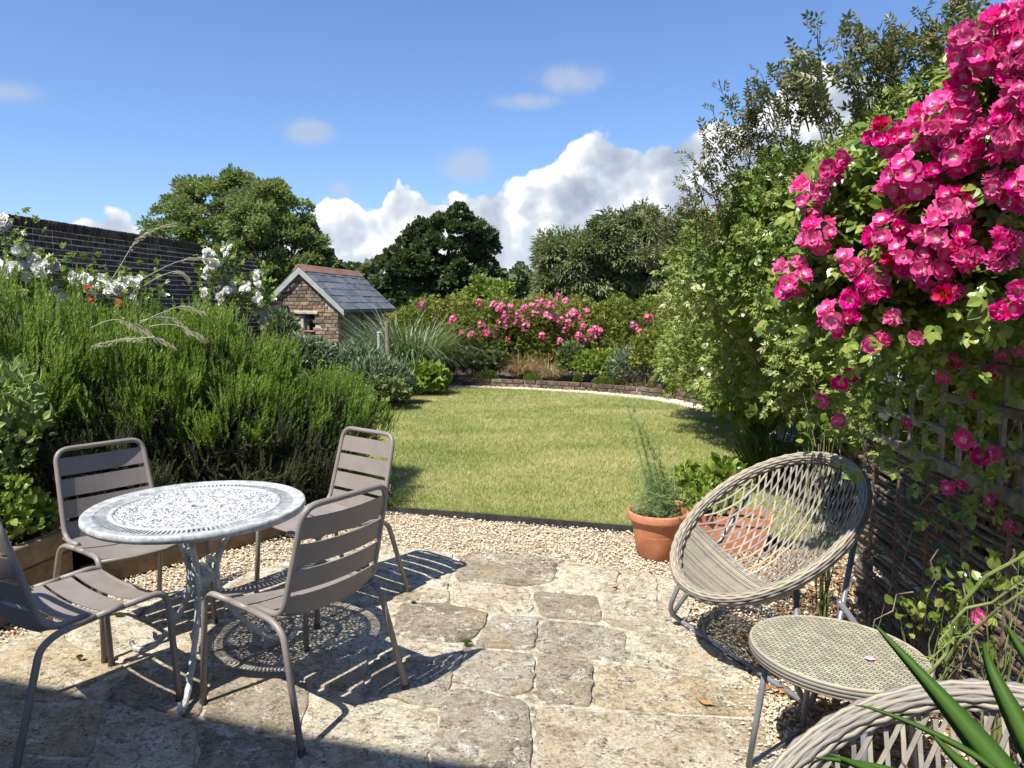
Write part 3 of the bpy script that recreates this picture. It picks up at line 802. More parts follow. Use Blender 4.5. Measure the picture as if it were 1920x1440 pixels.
def slab(poly, seed):
    rd = random.Random(seed); rng = np.random.default_rng(seed)
    pts = [Vector(G(*q)) for q in poly]; c = sum(pts, Vector()) / len(pts)
    per = []
    L = sum((pts[i] - pts[i - 1]).length for i in range(len(pts)))
    for i in range(len(pts)):
        a, b = pts[i], pts[(i + 1) % len(pts)]; k = max(2, int((b - a).length / .035))
        for j in range(k): per.append(a.lerp(b, j / k))
    for _ in range(1): per = [(per[i - 1] + per[i] * 2 + per[(i + 1) % len(per)]) / 4 for i in range(len(per))]
    n = len(per)
    per = [q + (c - q).normalized() * (-.014 + .020 * (lump(np.array([[q.x, q.y, seed]]), 17, 3)[0] + 1) * .5 + rd.uniform(-.002, .003)) for q in per]
    tiltx, tilty = rd.uniform(-.008, .008), rd.uniform(-.008, .008); top = rd.uniform(.004, .012)
    rings = [(1.0, -.012), (.998, .25), (.988, .85), (.965, 1), (.8, 1), (.6, 1), (.4, 1), (.2, 1)]
    V = []; F = []
    for s, hf in rings:
        arr = np.array([[c.x + (q.x - c.x) * s, c.y + (q.y - c.y) * s, 0] for q in per])
        nz = lump(arr + np.array([0, 0, seed]), 6, 9) * .0035 + lump(arr, 22, 4) * .0016
        for k in range(n):
            x, y = arr[k, :2]
            V.append((x, y, -.012 if hf < 0 else (top + nz[k] + tiltx * (x - c.x) + tilty * (y - c.y)) * hf if hf else -.003))
    for i in range(len(rings) - 1):
        for k in range(n):
            k2 = (k + 1) % n
            F.append((i * n + k, i * n + k2, (i + 1) * n + k2, (i + 1) * n + k))
    F.append(tuple((len(rings) - 1) * n + k for k in range(n)))
    mb = MB(); mb.add(V, F)
    add('paving_stone', mb, M['stone'], patio, world=True, smooth=True)
for i, s_ in enumerate(slabs): slab(s_, i + 11)

edge_line = [Vector((q[0], q[1], 0)) for q in patio_edge[2:24]]
def stray():
    rd_ = random.Random(2); mb = MB()
    for k in range(520):
        i = rd_.randrange(len(edge_line) - 1); q = edge_line[i].lerp(edge_line[i + 1], rd_.random())
        inward = (Vector((-.3, 2.2, 0)) - q).normalized(); q = q + inward * abs(rd_.gauss(0, .09)); r = rd_.uniform(.005, .010)
        vs = [Vector((x, y, z)) * r * rd_.uniform(.6, 1.2) + q + Vector((0, 0, .015)) for x, y, z in ((1, 0, 0), (-1, 0, 0), (0, .8, 0), (0, -.8, 0), (0, 0, .6), (0, 0, -.6))]
        mb.add(vs, [(0, 2, 4), (2, 1, 4), (1, 3, 4), (3, 0, 4), (2, 0, 5), (1, 2, 5), (3, 1, 5), (0, 3, 5)])
    props(add('stray_gravel', mb, M['pebble']), 'stray gravel stones kicked onto the rim of the paving', 'gravel', kind='stuff')
stray()
# lawn edging strip
er = MB()
pts = [(-2.0, 5.83), (-.9, 5.55), (0, 5.31), (.86, 5.05), (1.45, 4.88), (2.0, 4.70)]
er2 = []
for i in range(len(pts) - 1):
    for j in range(5): er2.append((pts[i][0] + (pts[i + 1][0] - pts[i][0]) * j / 5, pts[i][1] + (pts[i + 1][1] - pts[i][1]) * j / 5 + .004 * math.sin(i * 5 + j)))
er2.append(pts[-1])
V = []; F = []
for i, (x, y) in enumerate(er2):
    V += [(x, y - .006, -.05), (x, y - .006, .034), (x, y + .006, .034), (x, y + .006, -.05)]
    if i: F += [tuple((i - 1) * 4 + a for a in (k, (k + 1) % 4)) + tuple(i * 4 + a for a in ((k + 1) % 4, k)) for k in range(4)]
er.add(V, F)
props(add('lawn_edging', er, M['edging']), 'thin black plastic edging strip along the near edge of the lawn', 'edging')

# low brick kerb wall beyond the lawn
KW = root('low_brick_kerb', 'low curved kerb of weathered bricks between the gravel path and the rose bed', 'wall', tuple(kerb_base[5]))
def along(path, step):
    out = []; acc = 0; P_ = [Vector(q) for q in path]
    seg = 0; pos = P_[0].copy(); d = 0
    tot = sum((P_[i + 1] - P_[i]).length for i in range(len(P_) - 1)); s = 0
    while s < tot:
        r = s; i = 0
        while i < len(P_) - 2 and r > (P_[i + 1] - P_[i]).length: r -= (P_[i + 1] - P_[i]).length; i += 1
        dv = (P_[i + 1] - P_[i]).normalized()
        out.append((P_[i] + dv * r, dv)); s += step
    return out
rd = random.Random(4)
bm_edge = [MB().cbox((0, 0, 0), (.212, .10, .066), b=.008, jit=.004).mesh('brick') for _ in range(4)]
for course in range(2):
    for k, (q, dv) in enumerate(along([tuple(v) for v in kerb_base], .225)):
        q = q + dv * (.11 if course else 0) + Vector((dv.y, -dv.x, 0)) * .055
        o = add('brick', rd.choice(bm_edge), M['brick_edge'], KW)
        o.location = (q.x - KW.location.x + rd.uniform(-.005, .005), q.y - KW.location.y + rd.uniform(-.008, .008), .035 + course * .077)
        o.rotation_euler = (rd.uniform(-.02, .02), rd.uniform(-.02, .02), math.atan2(dv.y, dv.x) + rd.uniform(-.03, .03))
core = MB()
for k, (q, dv) in enumerate(along([tuple(v) for v in kerb_base], .3)):
    core.box((q.x + dv.x * .11 + dv.y * .07, q.y + dv.y * .11 - dv.x * .07, .062), (.30, .05, .130), Matrix.Rotation(math.atan2(dv.y, dv.x), 3, 'Z'))
add('mortar', core, M['mort_dark'], KW, world=True)

# ================================================================== BUILDINGS
# house whose eaves shade the near paving (behind the camera)
HO = root('house', 'brick house wall and eaves behind the viewpoint, its shadow falls over the near paving', 'house', (-1.26, -1.40, 0), -math.atan2(.595, 1.996))
mb = MB(); mb.box((-6.0, -1.95, 2.45), (10.6, 4.5, 5.1)); add('wall', mb, M['housebrick'], HO)
mb = MB(); mb.box((-6.0, -1.713, 5.06), (11.0, 5.3, .12)); add('eaves', mb, M['barge'], HO)
mb = MB(); mb.add([(-11.5, .937, 5.13), (-.5, .937, 5.13), (-.5, -4.2, 5.13), (-11.5, -4.2, 5.13), (-11.5, -1.7, 6.9), (-.5, -1.7, 6.9)], [(0, 1, 5, 4), (2, 3, 4, 5), (0, 4, 3), (1, 2, 5), (0, 3, 2, 1)])
add('roof', mb, M['slate'], HO)

# tall dark brick garden wall at the left
WD = Vector((.101, .995, 0)).normalized(); W0 = Vector((-6.15, 5.2, 0)); WL = 10.0; WT = 2.60
TW = root('tall_brick_wall', 'tall dark weathered brick garden wall with an upright brick coping, left behind the rosemary', 'wall', tuple(W0), math.atan2(WD.y, WD.x) - PI / 2)
mb = MB(); mb.box((-.12, WL / 2, WT / 2 - .06), (.22, WL, WT - .1)); add('mortar', mb, M['mort_dark'], TW)
bms = [MB().cbox((0, 0, 0), (.022, .211, .060), b=.004, jit=.003).mesh('brick') for _ in range(4)]
bmh = [MB().cbox((0, 0, 0), (.022, .098, .060), b=.004, jit=.003).mesh('brick') for _ in range(2)]
bmc = [MB().cbox((-.10, 0, 0), (.26, .062, .115), b=.006, jit=.004).mesh('brick') for _ in range(3)]
cand = []
for c in range(21):
    z = WT - .16 - .075 * c; y = (c % 2) * .11
    k = 0
    while y < WL - .1:
        hdr = (k % 3 == 2) if c % 2 else (k % 4 == 1)
        ln = .112 if hdr else .225
        cand.append((y + ln / 2, z, 'h' if hdr else 's')); y += ln; k += 1
for k in range(int(WL / .075)): cand.append((.04 + k * .075, WT - .06, 'c'))
def seen(q):
    D = 5.2 + q[0]; X = -6.15 + .101 * q[0]
    return (X / D) > -.70 and q[1] > 1.55
vis = sorted([q for q in cand if seen(q)], key=lambda q: q[0]); rest = [q for q in cand if not seen(q)]
lead = vis[:296]; rest += vis[296:]
for y, z, k in lead:
    o = add('brick', rd.choice({'s': bms, 'h': bmh, 'c': bmc}[k]), M['brick_dark'], TW)
    o.location = (-.0145 + rd.uniform(-.002, .002), y, z); o.rotation_euler = (0, 0, rd.uniform(-.004, .004))
mb = MB()
for y, z, k in rest:
    if k == 'c': mb.box((-.10 + rd.uniform(-.003, .003), y, z), (.26, .062, .115))
    else: mb.box((-.0145 + rd.uniform(-.002, .002), y, z), (.022, .098 if k == 'h' else .211, .060))
add('brickwork', mb, M['brick_dark'], TW, kind='stuff')

# brick shed
SX, SY = -4.37, 15.6            # foot of the gable below the ridge
rot = -math.radians(8.5)
SH = root('brick_shed', 'small brick shed with slate roof, red ridge tiles and a tiny unglazed window', 'shed', (SX, SY, 0), rot)
xl, xr, zl, zr, zt, SL = -.60, .80, 1.70, 1.50, 2.31, 3.3
def roofz(x): return zt - abs(x) * (.93)
mb = MB()
gp = [(xl + .02, 0), (xr - .02, 0), (xr - .02, roofz(xr) - .05), (0, zt - .07), (xl + .02, roofz(xl) - .05)]
# core with a real window hole: built from blocks round it
wx0, wx1, wz0, wz1 = .02, .28, 1.02, 1.36
def prism(mb, poly, y0, y1):
    n = len(poly)
    mb.add([(x, y0, z) for x, z in poly] + [(x, y1, z) for x, z in poly], [tuple(range(n)), tuple(range(n, 2 * n))[::-1]] + [(i + n, (i + 1) % n + n, (i + 1) % n, i) for i in range(n)])
prism(mb, [(xl + .02, 0), (wx0, 0), (wx0, roofz(wx0) - .07), (0, zt - .07), (xl + .02, roofz(xl) - .07)], .012, .12)
prism(mb, [(wx0, 0), (wx1, 0), (wx1, wz0), (wx0, wz0)], .012, .12)
prism(mb, [(wx0, wz1), (wx1, wz1), (wx1, roofz(wx1) - .07), (wx0, roofz(wx0) - .07)], .012, .12)
prism(mb, [(wx1, 0), (xr - .012, 0), (xr - .012, roofz(xr) - .07), (wx1, roofz(wx1) - .07)], .012, .12)
for x in (xl + .07, xr - .072):
    yy = .121
    mb.box((x, yy + .20, roofz(x) / 2 - .06), (.12, .40, roofz(x) - .12)) if x > 0 else mb.box((x, SL / 2, roofz(x) / 2 - .06), (.12, SL - .25, roofz(x) - .12))
mb.box((xr - .072, SL - .8, .68), (.12, 1.5, 1.36)); mb.box((.1, SL - .06, .8), (1.2, .12, 1.6))
add('wall', mb, M['mort_shed'], SH)
mb = MB()
for c in range(18):
    y = 1.34 + (c % 2) * .11
    while y < SL - .12:
        mb.box((xr - .0, y + .1, .06 + c * .076), (.03, .205, .062)); y += .217
add('brickwork', mb, M['brick_shed'], SH, kind='stuff')
bsh = [MB().cbox((0, 0, 0), (.205, .03, .062), b=.005, jit=.004).mesh('brick') for _ in range(4)]
bsx = [MB().cbox((0, 0, 0), (.100, .03, .062), b=.005, jit=.004).mesh('brick') for _ in range(3)]
nb = 0
for c in range(31):
    z = .06 + c * .076; x = xl + .01 - (c % 2) * .05; k = 0
    while x < xr - .03:
        ln = .112 if (k + c) % 3 == 1 else .217
        xa, xb = max(x, xl), min(x + ln, xr - .002)
        xc = (xa + xb) / 2
        if xb - xa > .035 and z < min(roofz(xa), roofz(xb)) - .09 and not (wx0 - .03 < xc < wx1 + .03 and wz0 - .03 < z < wz1 + .10):
            o = add('brick', rd.choice(bsh if ln > .2 else bsx), M['brick_shed'], SH); nb += 1
            o.scale = ((xb - xa - .012) / (ln - .012), 1, 1)
            o.location = (xc, rd.uniform(-.003, .004), z); o.rotation_euler = (0, rd.uniform(-.012, .012), rd.uniform(-.01, .01))
        x += ln; k += 1
for c in range(18):      # the short return beside the door
    z = .06 + c * .076
    cuts = [(.115, .10), (.30, .205), (.475, .09)] if c % 2 else [(.16, .205), (.33, .10), (.455, .10)]
    for y, ln in cuts:
        o = add('brick', rd.choice(bsh if ln > .15 else bsx), M['brick_shed'], SH)
        o.location = (xr + rd.uniform(-.002, .003), y - .02, z); o.rotation_euler = (0, 0, PI / 2)
mb = MB(); mb.cbox(((wx0 + wx1) / 2 - .05, -.012, wz1 + .035), (.52, .07, .07), b=.012, jit=.006); add('lintel', mb, M['render'], SH)
mb = MB(); mb.cbox(((wx0 + wx1) / 2, -.01, wz0 - .016), (.26, .07, .035), b=.008, jit=.004); add('window_sill', mb, M['ridge'], SH)
wf = MB(); wf.box((wx0 + .045, .10, (wz0 + wz1) / 2), (.09, .02, wz1 - wz0)); wf.box((wx0 + .13, .08, (wz0 + wz1) / 2 + .06), (.26, .015, .02)); add('window_shutter', wf, M['door'], SH)
# door on the right side
dy0, dy1 = .56, 1.22
for k in range(5):
    mb = MB(); mb.cbox((xr - .04, dy0 + .02 + (k + .5) * .126, .70), (.03, .121, 1.40), b=.004)
    if k == 0: DR = root('door', None, None, (0, 0, 0)); DR.parent = SH
    add('plank', mb, M['door'], DR)
mb = MB(); mb.box((xr - .018, dy0 + .33, 1.10), (.012, .5, .035)); add('hinge', mb, M['iron'], DR)
mb = MB(); mb.box((xr - .018, dy0 + .33, .35), (.012, .5, .035)); add('hinge', mb, M['iron'], DR)
mb = MB(); mb.box((xr - .03, dy1 + .05, .74), (.05, .07, 1.48)); mb.box((xr - .03, (dy0 + dy1) / 2, 1.44), (.05, .70, .06)); add('door_frame', mb, M['barge'], SH)
# roof: rafters deck + slates one by one
ang = math.atan(.93)
for sgn, xe in ((1, xr + .14), (-1, xl - .14)):
    Lr = math.hypot(xe, xe * .93)
    Mx = Matrix.Rotation(sgn * ang, 3, 'Y')
    mb = MB(); mb.box((xe / 2, SL / 2, (zt + roofz(xe)) / 2 + .0), (Lr, SL + .1, .03), Mx); add('roof_deck', mb, M['barge'], SH)
    rows, cols = (6, 9) if sgn > 0 else (5, 9)
    rh = Lr / rows; cw = (SL + .16) / cols
    sm = [MB().cbox((0, 0, 0), (rh * 1.12, cw - .012, .014), b=.003, jit=.004).mesh('slate') for _ in range(3)]
    for r in range(rows):
        for c in range(cols + (r % 2)):
            y = -.08 + (c + .5 - (r % 2) * .5) * cw
            y0, y1 = max(y - cw / 2, -.08), min(y + cw / 2, SL + .08)
            if y1 - y0 < .05: continue
            s = (r + .5) / rows; x = xe * s; z = zt + (roofz(xe) - zt) * s
            nrm = Vector((sgn * math.sin(ang), 0, math.cos(ang)))
            q = Vector((x, (y0 + y1) / 2, z)) + nrm * (.032 + rd.uniform(0, .004))
            o = add('slate', rd.choice(sm), M['slate'], SH); o.location = q
            o.scale = (1, (y1 - y0) / cw, 1)
            o.rotation_euler = (0, sgn * ang - sgn * .035, rd.uniform(-.006, .006))
nr = 6
for k in range(nr):
    L = (SL + .2) / nr; mb = MB(); pr = [(-.15, -.125), (-.02, .02), (.02, .02), (.15, -.125), (.13, -.14), (0, -.01), (-.13, -.14)]
    prism(mb, [(x, z + zt + .06) for x, z in pr], -.1 + k * L + .004, -.1 + (k + 1) * L - .004); add('ridge_tile', mb, M['ridge'], SH)
for sgn, xe in ((1, xr + .15), (-1, xl - .15)):
    mb = MB(); zz = roofz(xe)
    prism(mb, [(0, zt + .02), (xe, zz + .02), (xe, zz - .10), (0, zt - .12)] if sgn > 0 else [(0, zt + .02), (0, zt - .12), (xe, zz - .10), (xe, zz + .02)], -.10, -.072); add('bargeboard', mb, M['barge'], SH)
mb = MB(); mb.tube([(xr + .17, -.08, roofz(xr + .15) - .02), (xr + .17, SL + .08, roofz(xr + .15) - .03)], .045, 8); add('gutter', mb, M['iron'], SH)

# low rendered wall running up to the shed
LW = root('low_rendered_wall', 'short stretch of crumbling lime rendered wall running up to the shed from the left', 'wall', (-5.9, 15.4, 0))
mb = MB(); mb.cbox((.35, 0, .80), (1.55, .3, 1.56), b=.05, jit=.05); add('wall', mb, M['render'], LW)
mb = MB(); mb.cbox((.35, 0, 1.60), (1.62, .36, .05), b=.02, jit=.01); add('coping', mb, M['ridge'], LW)

# ================================================================== FAR TREES
tree('broad light green tree standing tallest behind the dark brick wall', (-10.1, 27, 0), [(-.1, 0, 4.4, 2.0, 1.8, 1.7), (-1.7, 0, 3.9, 1.3, 1.3, 1.3), (.2, 0, 5.2, .8, 1.0, 1.0), (1.3, 0, 4.6, .9, 1.2, .9), (-.9, 0, 5.0, .7, .9, .8)],
     30000, .15, 'ash', 2.4, .14, 21, tmpl=leaf_t(.26), clumps=210, crad=.30, flat=1.0, inner=.3, name='ash_tree')
tree('rounder yellow green tree between the dark brick wall and the shed', (-7.7, 24.5, 0), [(0, 0, 3.9, 1.2, 1.3, 1.5), (.5, .1, 3.0, 1.3, 1.2, 1.4), (-.8, 0, 2.5, 1.1, 1.1, 1.4), (.1, 0, 4.7, .55, .7, .6)],
     34000, .14, 'ash', 1.6, .13, 22, tmpl=leaf_t(.26), clumps=160, crad=.30, flat=1.0, inner=.3, name='ash_tree')
tree('dense dark green tree with a rounded crown beyond the middle of the rose hedge', (-2.75, 29, 0), [(.5, 0, 3.1, 1.7, 1.6, 2.0), (-.9, 0, 2.6, 1.5, 1.4, 1.5), (1.0, 0, 2.2, 1.2, 1.2, 1.5), (.45, 0, 4.0, 1.15, .9, 1.1), (-.5, 0, 3.4, 1.1, 1.0, 1.0)],
     36000, .16, 'oak', 1.4, .25, 23, clumps=190, crad=.30, inner=.35, flat=1.0, name='maple_tree', tmpl=leaf_t(.5))
tree('grey green willow with a wide feathery crown right of the dark tree', (3.15, 26.5, 0), [(.9, 0, 3.2, 1.5, 1.5, 1.6), (-.6, 0, 2.7, 1.7, 1.5, 1.35), (1.6, 0, 2.3, 1.2, 1.2, 1.3), (-1.2, 0, 2.0, 1.0, 1.2, 1.0)],
     46000, .22, 'willow', 1.2, .25, 24, clumps=190, crad=.4, hang=.8, inner=.25, name='willow_tree', tmpl=leaf_t(.13), flat=1.1)
tree('small dark tree showing between the willow and the climbing jasmine', (6.6, 27, 0), [(0, 0, 2.9, 1.4, 1.2, 1.7), (-.8, 0, 2.2, 1.0, 1.0, 1.2)],
     14000, .18, 'oak', 1.4, .18, 25, clumps=60, crad=.45, name='dark_tree', tmpl=leaf_t(.45))
tree('slender pale green young tree just right of the dark round tree', (-.7, 21.5, 0), [(0, 0, 1.75, .55, .5, .75), (-.35, 0, 1.4, .4, .4, .5), (.35, 0, 1.9, .3, .3, .5)],
     5000, .11, 'lime', .9, .07, 26, clumps=34, crad=.24, name='young_tree', tmpl=leaf_t(.4))
tree('dark little treetop showing over the shed ridge', (-6.3, 25, 0), [(0, 0, 2.4, 1.0, .9, .9)], 7000, .15, 'oak', 1.3, .12, 27, clumps=34, crad=.35, name='dark_tree', tmpl=leaf_t(.45))
def treeline():
    rng = np.random.default_rng(31); n = 12000
    xs = rng.uniform(-60, 75, n); h = 3.8 + 1.4 * np.sin(xs * .23) + 1.0 * np.sin(xs * .71 + 1) + .6 * np.sin(xs * 1.9)
    z = h * (1 - rng.uniform(0, 1, n) ** 2.2); y = 88 + rng.normal(size=n) * 1.2 - z * .2
    d = rng.normal(size=(n, 3)) + np.array([0, -.5, .5])
    V, F = scatter(*leaf_t(.5), np.stack([xs, y, z], 1), d, 1.0 * rng.uniform(.5, 1.4, n), rng)
    o = add('distant_woodland', np_mesh('distant_woodland', V, F), M['treefar'])
    props(o, 'far off line of hazy green trees on the horizon', 'trees', kind='stuff')
treeline()

# ================================================================== ROSE HEDGE AND FAR BED
def flower_cluster_mesh(n, seed, rad=.09, fr=.034):
    """a head of several small blooms in one mesh; 'rad' attribute drives the petal colour"""
    rd = random.Random(seed); V = []; F = []; A = []
    for k in range(n):
        d = Vector((rd.gauss(0, 1), rd.gauss(0, 1) - .8, rd.gauss(0, 1) + .3)).normalized()
        c = d * rad * rd.uniform(.5, 1)
        bloom(V, F, A, c, (d + Vector((0, -.3, .2))).normalized(), fr * rd.uniform(.8, 1.2), rd, 5, 1)
    return mesh_attr('bloom', V, F, A)
def bloom(V, F, A, c, nrm, R, rd, petals=5, layers=2):
    up = nrm; a = up.orthogonal().normalized(); b = up.cross(a)
    for L in range(layers):
        for p in range(petals):
            th = 2 * PI * (p + L * .5) / petals + rd.uniform(-.15, .15)
            rl = R * (1 - .32 * L) * rd.uniform(.88, 1.1); cup = .12 + .35 * L + rd.uniform(-.08, .14)
            base = len(V)
            for i, (t, wd) in enumerate(((.06, .05), (.38, .42), (.74, .66), (1.0, .40))):
                rr = rl * t
                for sgn in (-1, 0, 1):
                    ph = th + sgn * wd * .95 / max(t, .3) * .8 * (1 if t > .3 else .4)
                    ruf = rd.uniform(-.17, .19) * t
                    z = rl * (cup * t * t + ruf - (.10 * t if sgn == 0 else 0)) + .004 * L
                    r2 = rr * (1 - (.10 if sgn and t == 1.0 else 0)) * (.93 if sgn == 0 and t == 1.0 else 1)
                    V.append(c + (a * math.cos(ph) + b * math.sin(ph)) * r2 + up * z); A.append(t * (1 - .12 * L))
            for i in range(3):
                for j in range(2):
                    q = base + i * 3 + j
                    F.append((q, q + 1, q + 4, q + 3))
    # stamens
    base = len(V); V.append(c + up * R * .20); A.append(0)
    for k in range(6):
        V.append(c + (a * math.cos(k * PI / 3) + b * math.sin(k * PI / 3)) * R * .15 + up * R * .08); A.append(.06)
    for k in range(6): F.append((base, base + 1 + k, base + 1 + (k + 1) % 6))
def mesh_attr(name, V, F, A):
    me = bpy.data.meshes.new(name); me.from_pydata([tuple(v) for v in V], [], F)
    at = me.attributes.new('rad', 'FLOAT', 'POINT'); at.data.foreach_set('value', A)
    me.shade_smooth(); me.update(); return me

HG = root('rose_hedge', 'long hedge of climbing rose with pink flower heads across the far garden end', 'hedge', (.5, 15.4, 0))
hl = []
rd = random.Random(12)
for px, top in [(770, 572), (810, 560), (850, 556), (895, 566), (940, 556), (985, 560), (1030, 556), (1075, 562), (1120, 566), (1165, 560), (1210, 562), (1260, 560), (1320, 560)]:
    q = P(px, top, 15.4); hl.append((q[0], 15.4 + rd.uniform(-.2, .3), q[2] - .72, .55, .6, .72))
    hl.append((q[0] + .2, 15.2, .45, .5, .5, .5))
foliage('foliage', hl, 30000, .085, 'hedgeleaf', HG, pinnate_t(3, .36, .6), 41, upw=.45, thick=.2, lumps=.22, ls=4)
foliage('inner_foliage', [(a, b + .15, c, d * .8, e * .8, f * .85) for a, b, c, d, e, f in hl], 9000, .15, 'hedgeleaf', HG, leaf_t(.45), 42, upw=.2, thick=.3)
branches('cane', (.3, 15.5, .0), [(q[0], q[1], q[2] + .3) for q in hl[::3]], .02, M['stem_brown'], HG, 6)
cms = [flower_cluster_mesh(9, 60 + k, .085, .045) for k in range(5)]
for px, py in [(925, 572), (940, 575), (960, 576), (982, 578), (1000, 574), (1018, 566), (1045, 556), (1060, 565), (1033, 572), (1013, 584), (1000, 588), (1025, 590), (1035, 596), (1075, 588), (1083, 597), (1068, 606), (1060, 618),
               (945, 590), (948, 600), (938, 606), (950, 612), (928, 620), (932, 630), (911, 625), (903, 608), (955, 638), (975, 608), (985, 612), (970, 605), (1018, 630), (1092, 613), (1085, 630), (1115, 618), (1112, 632), (1100, 585),
               (865, 625), (885, 628), (900, 560 + 8), (1188, 608), (1200, 622), (1215, 596), (788, 574), (850, 600), (1050, 640), (1078, 650), (1072, 662), (1125, 622), (1065, 590), (972, 590), (990, 600), (1105, 622), (1052, 600), (1195, 670), (1010, 570), (1095, 640), (935, 580)]:
    q = P(px, py, 14.68 + rd.uniform(-.1, .1)); o = add('rose_cluster', rd.choice(cms), M['pinkfar'], HG, world=True)
    o.location = tuple(q); s = rd.uniform(.75, 1.15); o.scale = (s, s, s); o.rotation_euler = (rd.uniform(-.3, .3), rd.uniform(-.5, .5), rd.uniform(-.6, .6))

def tuft(name, label, cat, loc, n, L, W, mat, seed, rad=.08, droop=.7, spread=.8, group=None, segs=3):
    rng = np.random.default_rng(seed); V, F = blades(n, loc, rad, L, W, rng, droop, spread, segs)
    o = add(name, np_mesh(name, V - np.array(loc), F), M[mat], None); o.location = loc
    return props(o, label, cat, group)
def bushy(name, label, cat, lobes, n, size, mat, seed, tmpl=None, upw=.5, stem='stem_brown', thick=.3, lumps=.15, ls=4, rnd=.8, hang=0, group=None, lower=-.4):
    l0 = lobes[0]; R_ = root(name, label, cat, (l0[0], l0[1], 0), group=group)
    foliage('foliage', lobes, n, size, mat, R_, tmpl or leaf_t(.38), seed, upw, thick, lumps, ls, rnd, hang=hang, lower=lower)
    rng = np.random.default_rng(seed); p, _ = shell(lobes, 14, rng, .3)
    branches('stem', (l0[0], l0[1], 0), [tuple(q) for q in p], .0022 + l0[3] * .012, M[stem], R_, seed)
    return R_
kb = sorted((960 + 1400 * q[0] / (q[1] * math.cos(PITCH) + CAM_H * math.sin(PITCH)), q[1]) for q in kerb_base)
def KD(px): return float(np.interp(px, [a for a, b in kb], [b for a, b in kb]))
k = 0
for px, py, L, n, lb in [(980, 655, .95, 900, 'largest clump of straw coloured grass, below the rose hedge'), (1030, 680, .7, 560, 'middling clump of bronze grass just right of the largest straw clump'),
                         (845, 690, .42, 240, 'low orange tinted grass clump at the left end of the brick kerb'), (885, 685, .40, 220, 'second low orange grass clump from the left end of the brick kerb'),
                         (1010, 695, .30, 160, 'small dry grass clump in front of the bronze grass by the kerb'), (1215, 690, .5, 260, 'dry grass clump near the jasmine at the right end of the bed'), (1160, 655, .5, 220, 'pale grass clump low under the right end of the rose hedge')]:
    D = KD(px) + (.62, .45, .45, .45, .3, .5, .6)[k]; q = P(px, py, D)
    tuft('grass_clump', lb, 'ornamental grass', (q[0], D, .02), n, L, .014, 'gold', 70 + k, .09, .55, .62, 'clumps of dry ornamental grass in the far bed'); k += 1
k = 0
for px, D, w_, lb in [(915, 13.45, .30, 'left green cushion plant on the edge of the brick kerb'), (1005, 13.4, .30, 'flatter green cushion plant in front of the dry grass'), (1083, 13.3, .12, 'smallest green cushion plant on the kerb'),
                      (1138, 13.1, .32, 'bright green cushion plant right of the middle of the kerb'), (1272, 11.9, .26, 'green cushion plant near the right end of the kerb')]:
    D = KD(px) + .24; q = P(px, 700, D)
    bushy('cushion_plant', lb, 'plant', [(q[0], D, .10, w_ * .72, w_ * .6, .16)], 3600, .035, 'moss', 90 + k, leaf_t(.3), .6, 'stem', .10, .22, 7, group='green cushion plants along the kerb', lower=0); k += 1
k = 0
for px, py, D, rx, rz, mat, n, sz, nm, lb, hang in [
    (905, 672, 14.4, .6, .36, 'darkleaf', 3200, .10, 'leafy_shrub', 'dark leafy perennial left of the straw grass clump', 0), (830, 668, 14.4, .55, .36, 'darkleaf', 2600, .10, 'leafy_shrub', 'dark leafy perennial behind the orange grass clumps', 0),
    (765, 690, 13.6, .35, .35, 'darkleaf', 2400, .09, 'leafy_shrub', 'dark shrub right beside the wooden garden post', 0),
    (1130, 685, 13.9, .6, .28, 'lime', 2600, .09, 'leafy_shrub', 'pale yellow green leafy plant under the right part of the rose hedge', .2), (1072, 680, 14.1, .28, .36, 'darkleaf', 1400, .09, 'leafy_shrub', 'narrow dark plant between the straw grass and the pale leafy plant', 0),
    (1190, 690, 13.2, .5, .4, 'greygreen', 1800, .08, 'leafy_shrub', 'grey green plant low beside the jasmine in the far bed', 0), (1245, 665, 12.9, .6, .55, 'hedgeleaf', 2400, .08, 'leafy_shrub', 'bushy plant where the rose hedge meets the jasmine', 0),
    (790, 712, 12.7, .42, .22, 'lime', 1100, .15, 'hosta', 'yellow green hosta at the left end of the brick kerb', .3),
    (745, 728, 11.6, .35, .16, 'lime', 700, .12, 'low_plant', 'low yellow green plants on the left edge of the lawn', .3), (715, 735, 10.9, .4, .18, 'darkleaf', 900, .09, 'low_plant', 'dark low plant where the lawn meets the rosemary', .2),
    (640, 695, 12.2, .85, .40, 'greygreen', 4800, .13, 'silver_shrub', 'mound of silvery green narrow leaves in front of the shed', .35), (705, 715, 11.4, .5, .32, 'greygreen', 2600, .12, 'silver_shrub', 'smaller silvery green mound beside the garden post', .35),
    (560, 680, 11.9, .6, .42, 'greygreen', 3000, .12, 'silver_shrub', 'silvery green mound left of the pale feather grass', .35), (528, 650, 12.6, .25, .5, 'miscanthus', 1600, .16, 'leafy_shrub', 'loose green shrub in front of the low rendered wall', -.4)]:
    D = max(D, KD(px) + rx * .7 + .25) if px > 815 else D; q = P(px, py, D); bushy(nm, lb, 'shrub' if 'shrub' in nm else 'plant', [(q[0], D, max(q[2], rz * .5) if q[2] > .25 else rz * .55, rx, rx * .7, rz)], n, sz, mat, 120 + k, leaf_t(.16 if mat in ('greygreen', 'miscanthus') else .36), .45, hang=hang); k += 1
q = P(764, 640, 14.0)
tuft('tall_grass', 'big fountain of tall green striped grass right of the shed door', 'ornamental grass', (q[0], 14.0, .05), 1900, 2.2, .026, 'miscanthus', 150, .34, .62, .62, segs=6)
q = P(598, 690, 10.6)
tuft('feather_grass', 'pale blond feather grass clump in front of the silvery mounds', 'ornamental grass', (q[0], 10.6, .25), 700, .62, .008, 'strawgrass', 151, .12, .75, .7, segs=4)
q = P(555, 640, 12.6)
